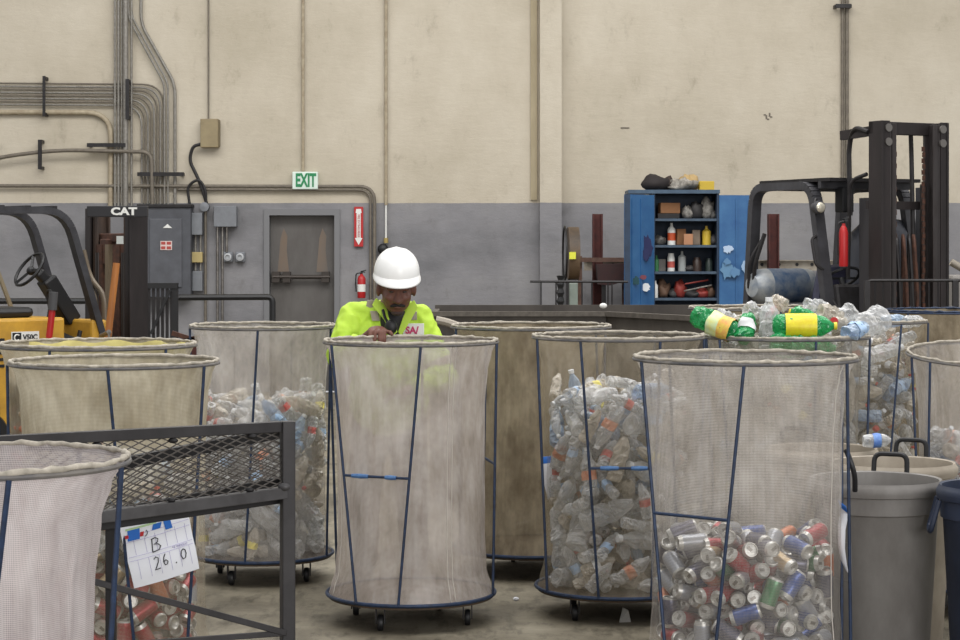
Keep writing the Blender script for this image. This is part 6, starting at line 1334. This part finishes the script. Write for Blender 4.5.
def PY(px, py):
    a = Vector((0,0,H)); d = (P(px,py,11)-a).normalized(); hit, loc, n, i = jko.ray_cast(a-W.location, d)
    return (loc.y+W.location.y-.012) if hit else 10.7
yb_ = min(PY(405,328), PY(422,328))-.004
bd = wpatch(403, 424, 323.5, 338, yb_, 'badge', M_white, th=.012)
sa = text('SA/', .052, mat('magenta', (190,40,100), .5), (XW(412,yb_), yb_-.002, ZW(330.5,yb_)), None, name='badge_lettering', sx=.95, bold=.002)
sa.data.transform(Matrix.Translation(-W.location)); sa.parent = bd
wpatch(407.5, 417, 311.5, 320, PY(412,316), 'reflective_patch', M_refl)
wpatch(372, 380, 311, 321, PY(376,316), 'reflective_patch', M_refl, -2)
wpatch(366, 375, 300, 308, PY(370,304), 'reflective_patch', M_refl, 1)
# sleeve band
def band(a, b, f, r, w_, mm):
    a = Vector(a); b = Vector(b); d = (b-a).normalized(); p = a.lerp(b, f)
    MB().tube([p-d*w_/2, p-d*w_*.3, p+d*w_*.3, p+d*w_/2], [r*.98, r*1.03, r*1.03, r*.98], 18).build('sleeve_band', mm, W, True)
band(S1, E1, .8, .079, .045, M_refl); band(S2, E2, .8, .079, .045, M_refl)
MB().ball(P(391,327,10.63), (.034,.02,.04), None, 14, 10).tube(arc_pts([P(383,310,10.69), P(385,318,10.65), P(390,326,10.64)], .02), .008, 6).build('radio_microphone', M_black, W, True)
blob([('c', (-.4,10.96,.9), (-.37,10.9,.5), .11, .085), ('c', (-.37,10.9,.5), (-.36,10.98,.14), .085, .075), ('c', (-.6,10.96,.9), (-.63,10.9,.5), .11, .085), ('c', (-.63,10.9,.5), (-.64,10.98,.14), .085, .075), ('b', (-.5,10.96,.95), (.2,.145,.14))], .014, 6, 'trousers', M_trs, W, wrinkle=.006)
for sx_ in (-1, 1):
    x_ = -.5+sx_*.14
    blob([('c', (x_,10.98,.15), (x_,10.97,.06), .052, .055), ('b', (x_,10.88,.045), (.052,.13,.05)), ('b', (x_,10.82,.04), (.05,.06,.042))], .01, 4, 'boot', mat('boots', (58,44,34), .7), W, clip=[((0,0,.002),(0,0,-1))])
# face details
fm = MB()
for sgn in (-1, 1): fm.ball(hp_(sgn*.03,-.082,-.004), (.012*k_,.007*k_,.006*k_), HR, 12, 8)
fm.build('eyes', mat('eye', (60,48,44), .3), W, True)
blob([('c', hp_(0,-.102,-.062), hp_(-.03,-.088,-.072), .0085*k_, .007*k_), ('c', hp_(0,-.102,-.062), hp_(.03,-.088,-.072), .0085*k_, .007*k_)], .004, 2, 'moustache', M_hair, W)
blob([('b', hp_(0,-.062,-.11), (.03*k_,.026*k_,.016*k_), HR)], .004, 2, 'beard', mat('stubble', (64,48,44), .8), W)
blob([('b', hp_(0,.03,.0), (.081*k_,.09*k_,.06*k_), HR), ('b', hp_(0,.055,-.03), (.07*k_,.06*k_,.06*k_), HR)], .006, 2, 'hair', M_hair, W)
hb = MB()
for sgn in (-1, 1): hb.tube([hp_(sgn*.016,-.092,.018), hp_(sgn*.032,-.09,.022), hp_(sgn*.048,-.078,.016)], [.004,.005,.003], 6)
hb.build('eyebrows', M_hair, W, True)
# hard hat
hat = MB(); HH = HM @ Matrix.Translation((0,.004,.062)) @ Matrix.Rotation(.0, 4, 'X'); N1, N2 = 40, 14; vs = []
for j in range(N2+1):
    t_ = j/N2*PI/2
    for i in range(N1):
        a = 2*PI*i/N1; rx, ry, rz_ = .108, .132, .118
        ct = max(math.cos(t_), .001)**.8
        ridge = .004*max(0, 1-abs(math.cos(a)*ct)*6)*(j > 2) + .002*max(0, 1-abs(abs(math.cos(a)*ct)-.42)*10)*(j > 3)
        vs.append(HH @ Vector((rx*ct*math.cos(a), ry*ct*math.sin(a), rz_*math.sin(t_)**1.0+ridge)))
hat.add(vs, [(j*N1+i, j*N1+(i+1)%N1, (j+1)*N1+(i+1)%N1, (j+1)*N1+i) for j in range(N2) for i in range(N1)]+[tuple(N2*N1+i for i in range(N1))])
ho = hat.build('hard_hat', M_hat, W, 'all')
br = MB(); vs = []
for j, (e_, dz) in enumerate([(0,.006),(.5,-.002),(1,-.012),(1.05,-.017),(.95,-.018),(0,-.006)]):
    for i in range(N1):
        a = 2*PI*i/N1; f_ = max(0, -math.sin(a)); ext = .006+.024*f_**1.5
        rx, ry = .106+ext*e_, .132+ext*e_; vs.append(HH @ Vector((rx*math.cos(a), ry*math.sin(a), dz-(.012*f_)*e_)))
br.add(vs, [(j*N1+i, j*N1+(i+1)%N1, (j+1)*N1+(i+1)%N1, (j+1)*N1+i) for j in range(5) for i in range(N1)])
br.build('brim', M_hat, ho, 'all')

# rusty stand seen between the baskets
Yz = 13.0
t = thing('rusty_stand', 'low rusty steel stand between the yellow lined basket and the slatted gate', 'stand', (XW(186,Yz), Yz, 0))
MB().bar(P(172,333,Yz), P(198,341,Yz), .03, .03).bar(P(176,343,Yz), P(199,336,Yz), .03, .02).build('top_bars', M_rust, t)
for x in (178, 194): MB().bar((XW(x,Yz),Yz,0), P(x,341,Yz), .03).build('leg', M_oxide, t)
# ------------------------------------------------------------ light and camera
wd_ = bpy.data.worlds.new('World'); bpy.context.scene.world = wd_; wd_.use_nodes = True
bg = wd_.node_tree.nodes['Background']; bg.inputs[0].default_value = (.97,.98,1,1); bg.inputs[1].default_value = .62
def area(name, loc, target, sx, sy, e, col=(1,1,1)):
    l = bpy.data.lights.new(name, 'AREA'); l.shape = 'RECTANGLE'; l.size = sx; l.size_y = sy; l.energy = e; l.color = col
    o = bpy.data.objects.new(name, l); C.objects.link(o); o.location = loc
    o.rotation_euler = (Vector(target)-Vector(loc)).to_track_quat('-Z', 'Y').to_euler(); return o
area('overhead_fill_rear', (0, 17, 9.8), (0, 18.5, 0), 18, 5, 1500, (1,.985,.96))  # unseen fill lamp added overhead to brighten the back wall
area('overhead_fill_front', (1, 8, 9.5), (0, 9.5, 0), 12, 4, 700, (1,.985,.965))  # second added fill, out of view above the baskets
area('loading_door_daylight', (5, -5, 3.6), (-.5, 11, 1.2), 8, 5, 900, (1,.985,.98))
sc = bpy.context.scene
cam = bpy.data.cameras.new('camera'); co = bpy.data.objects.new('camera', cam); C.objects.link(co)
cam.sensor_width = 36; cam.lens = 36*F/960; cam.shift_y = -(320-HY)/960
co.location = (0, 0, H); co.rotation_euler = (PI/2, 0, 0); sc.camera = co; cam.clip_end = 200
sc.view_settings.view_transform = 'Standard'; sc.view_settings.look = 'None'; sc.view_settings.gamma = 1; sc.view_settings.exposure = .0
sc.cycles.transparent_max_bounces = 48; sc.cycles.max_bounces = 10; sc.cycles.diffuse_bounces = 3
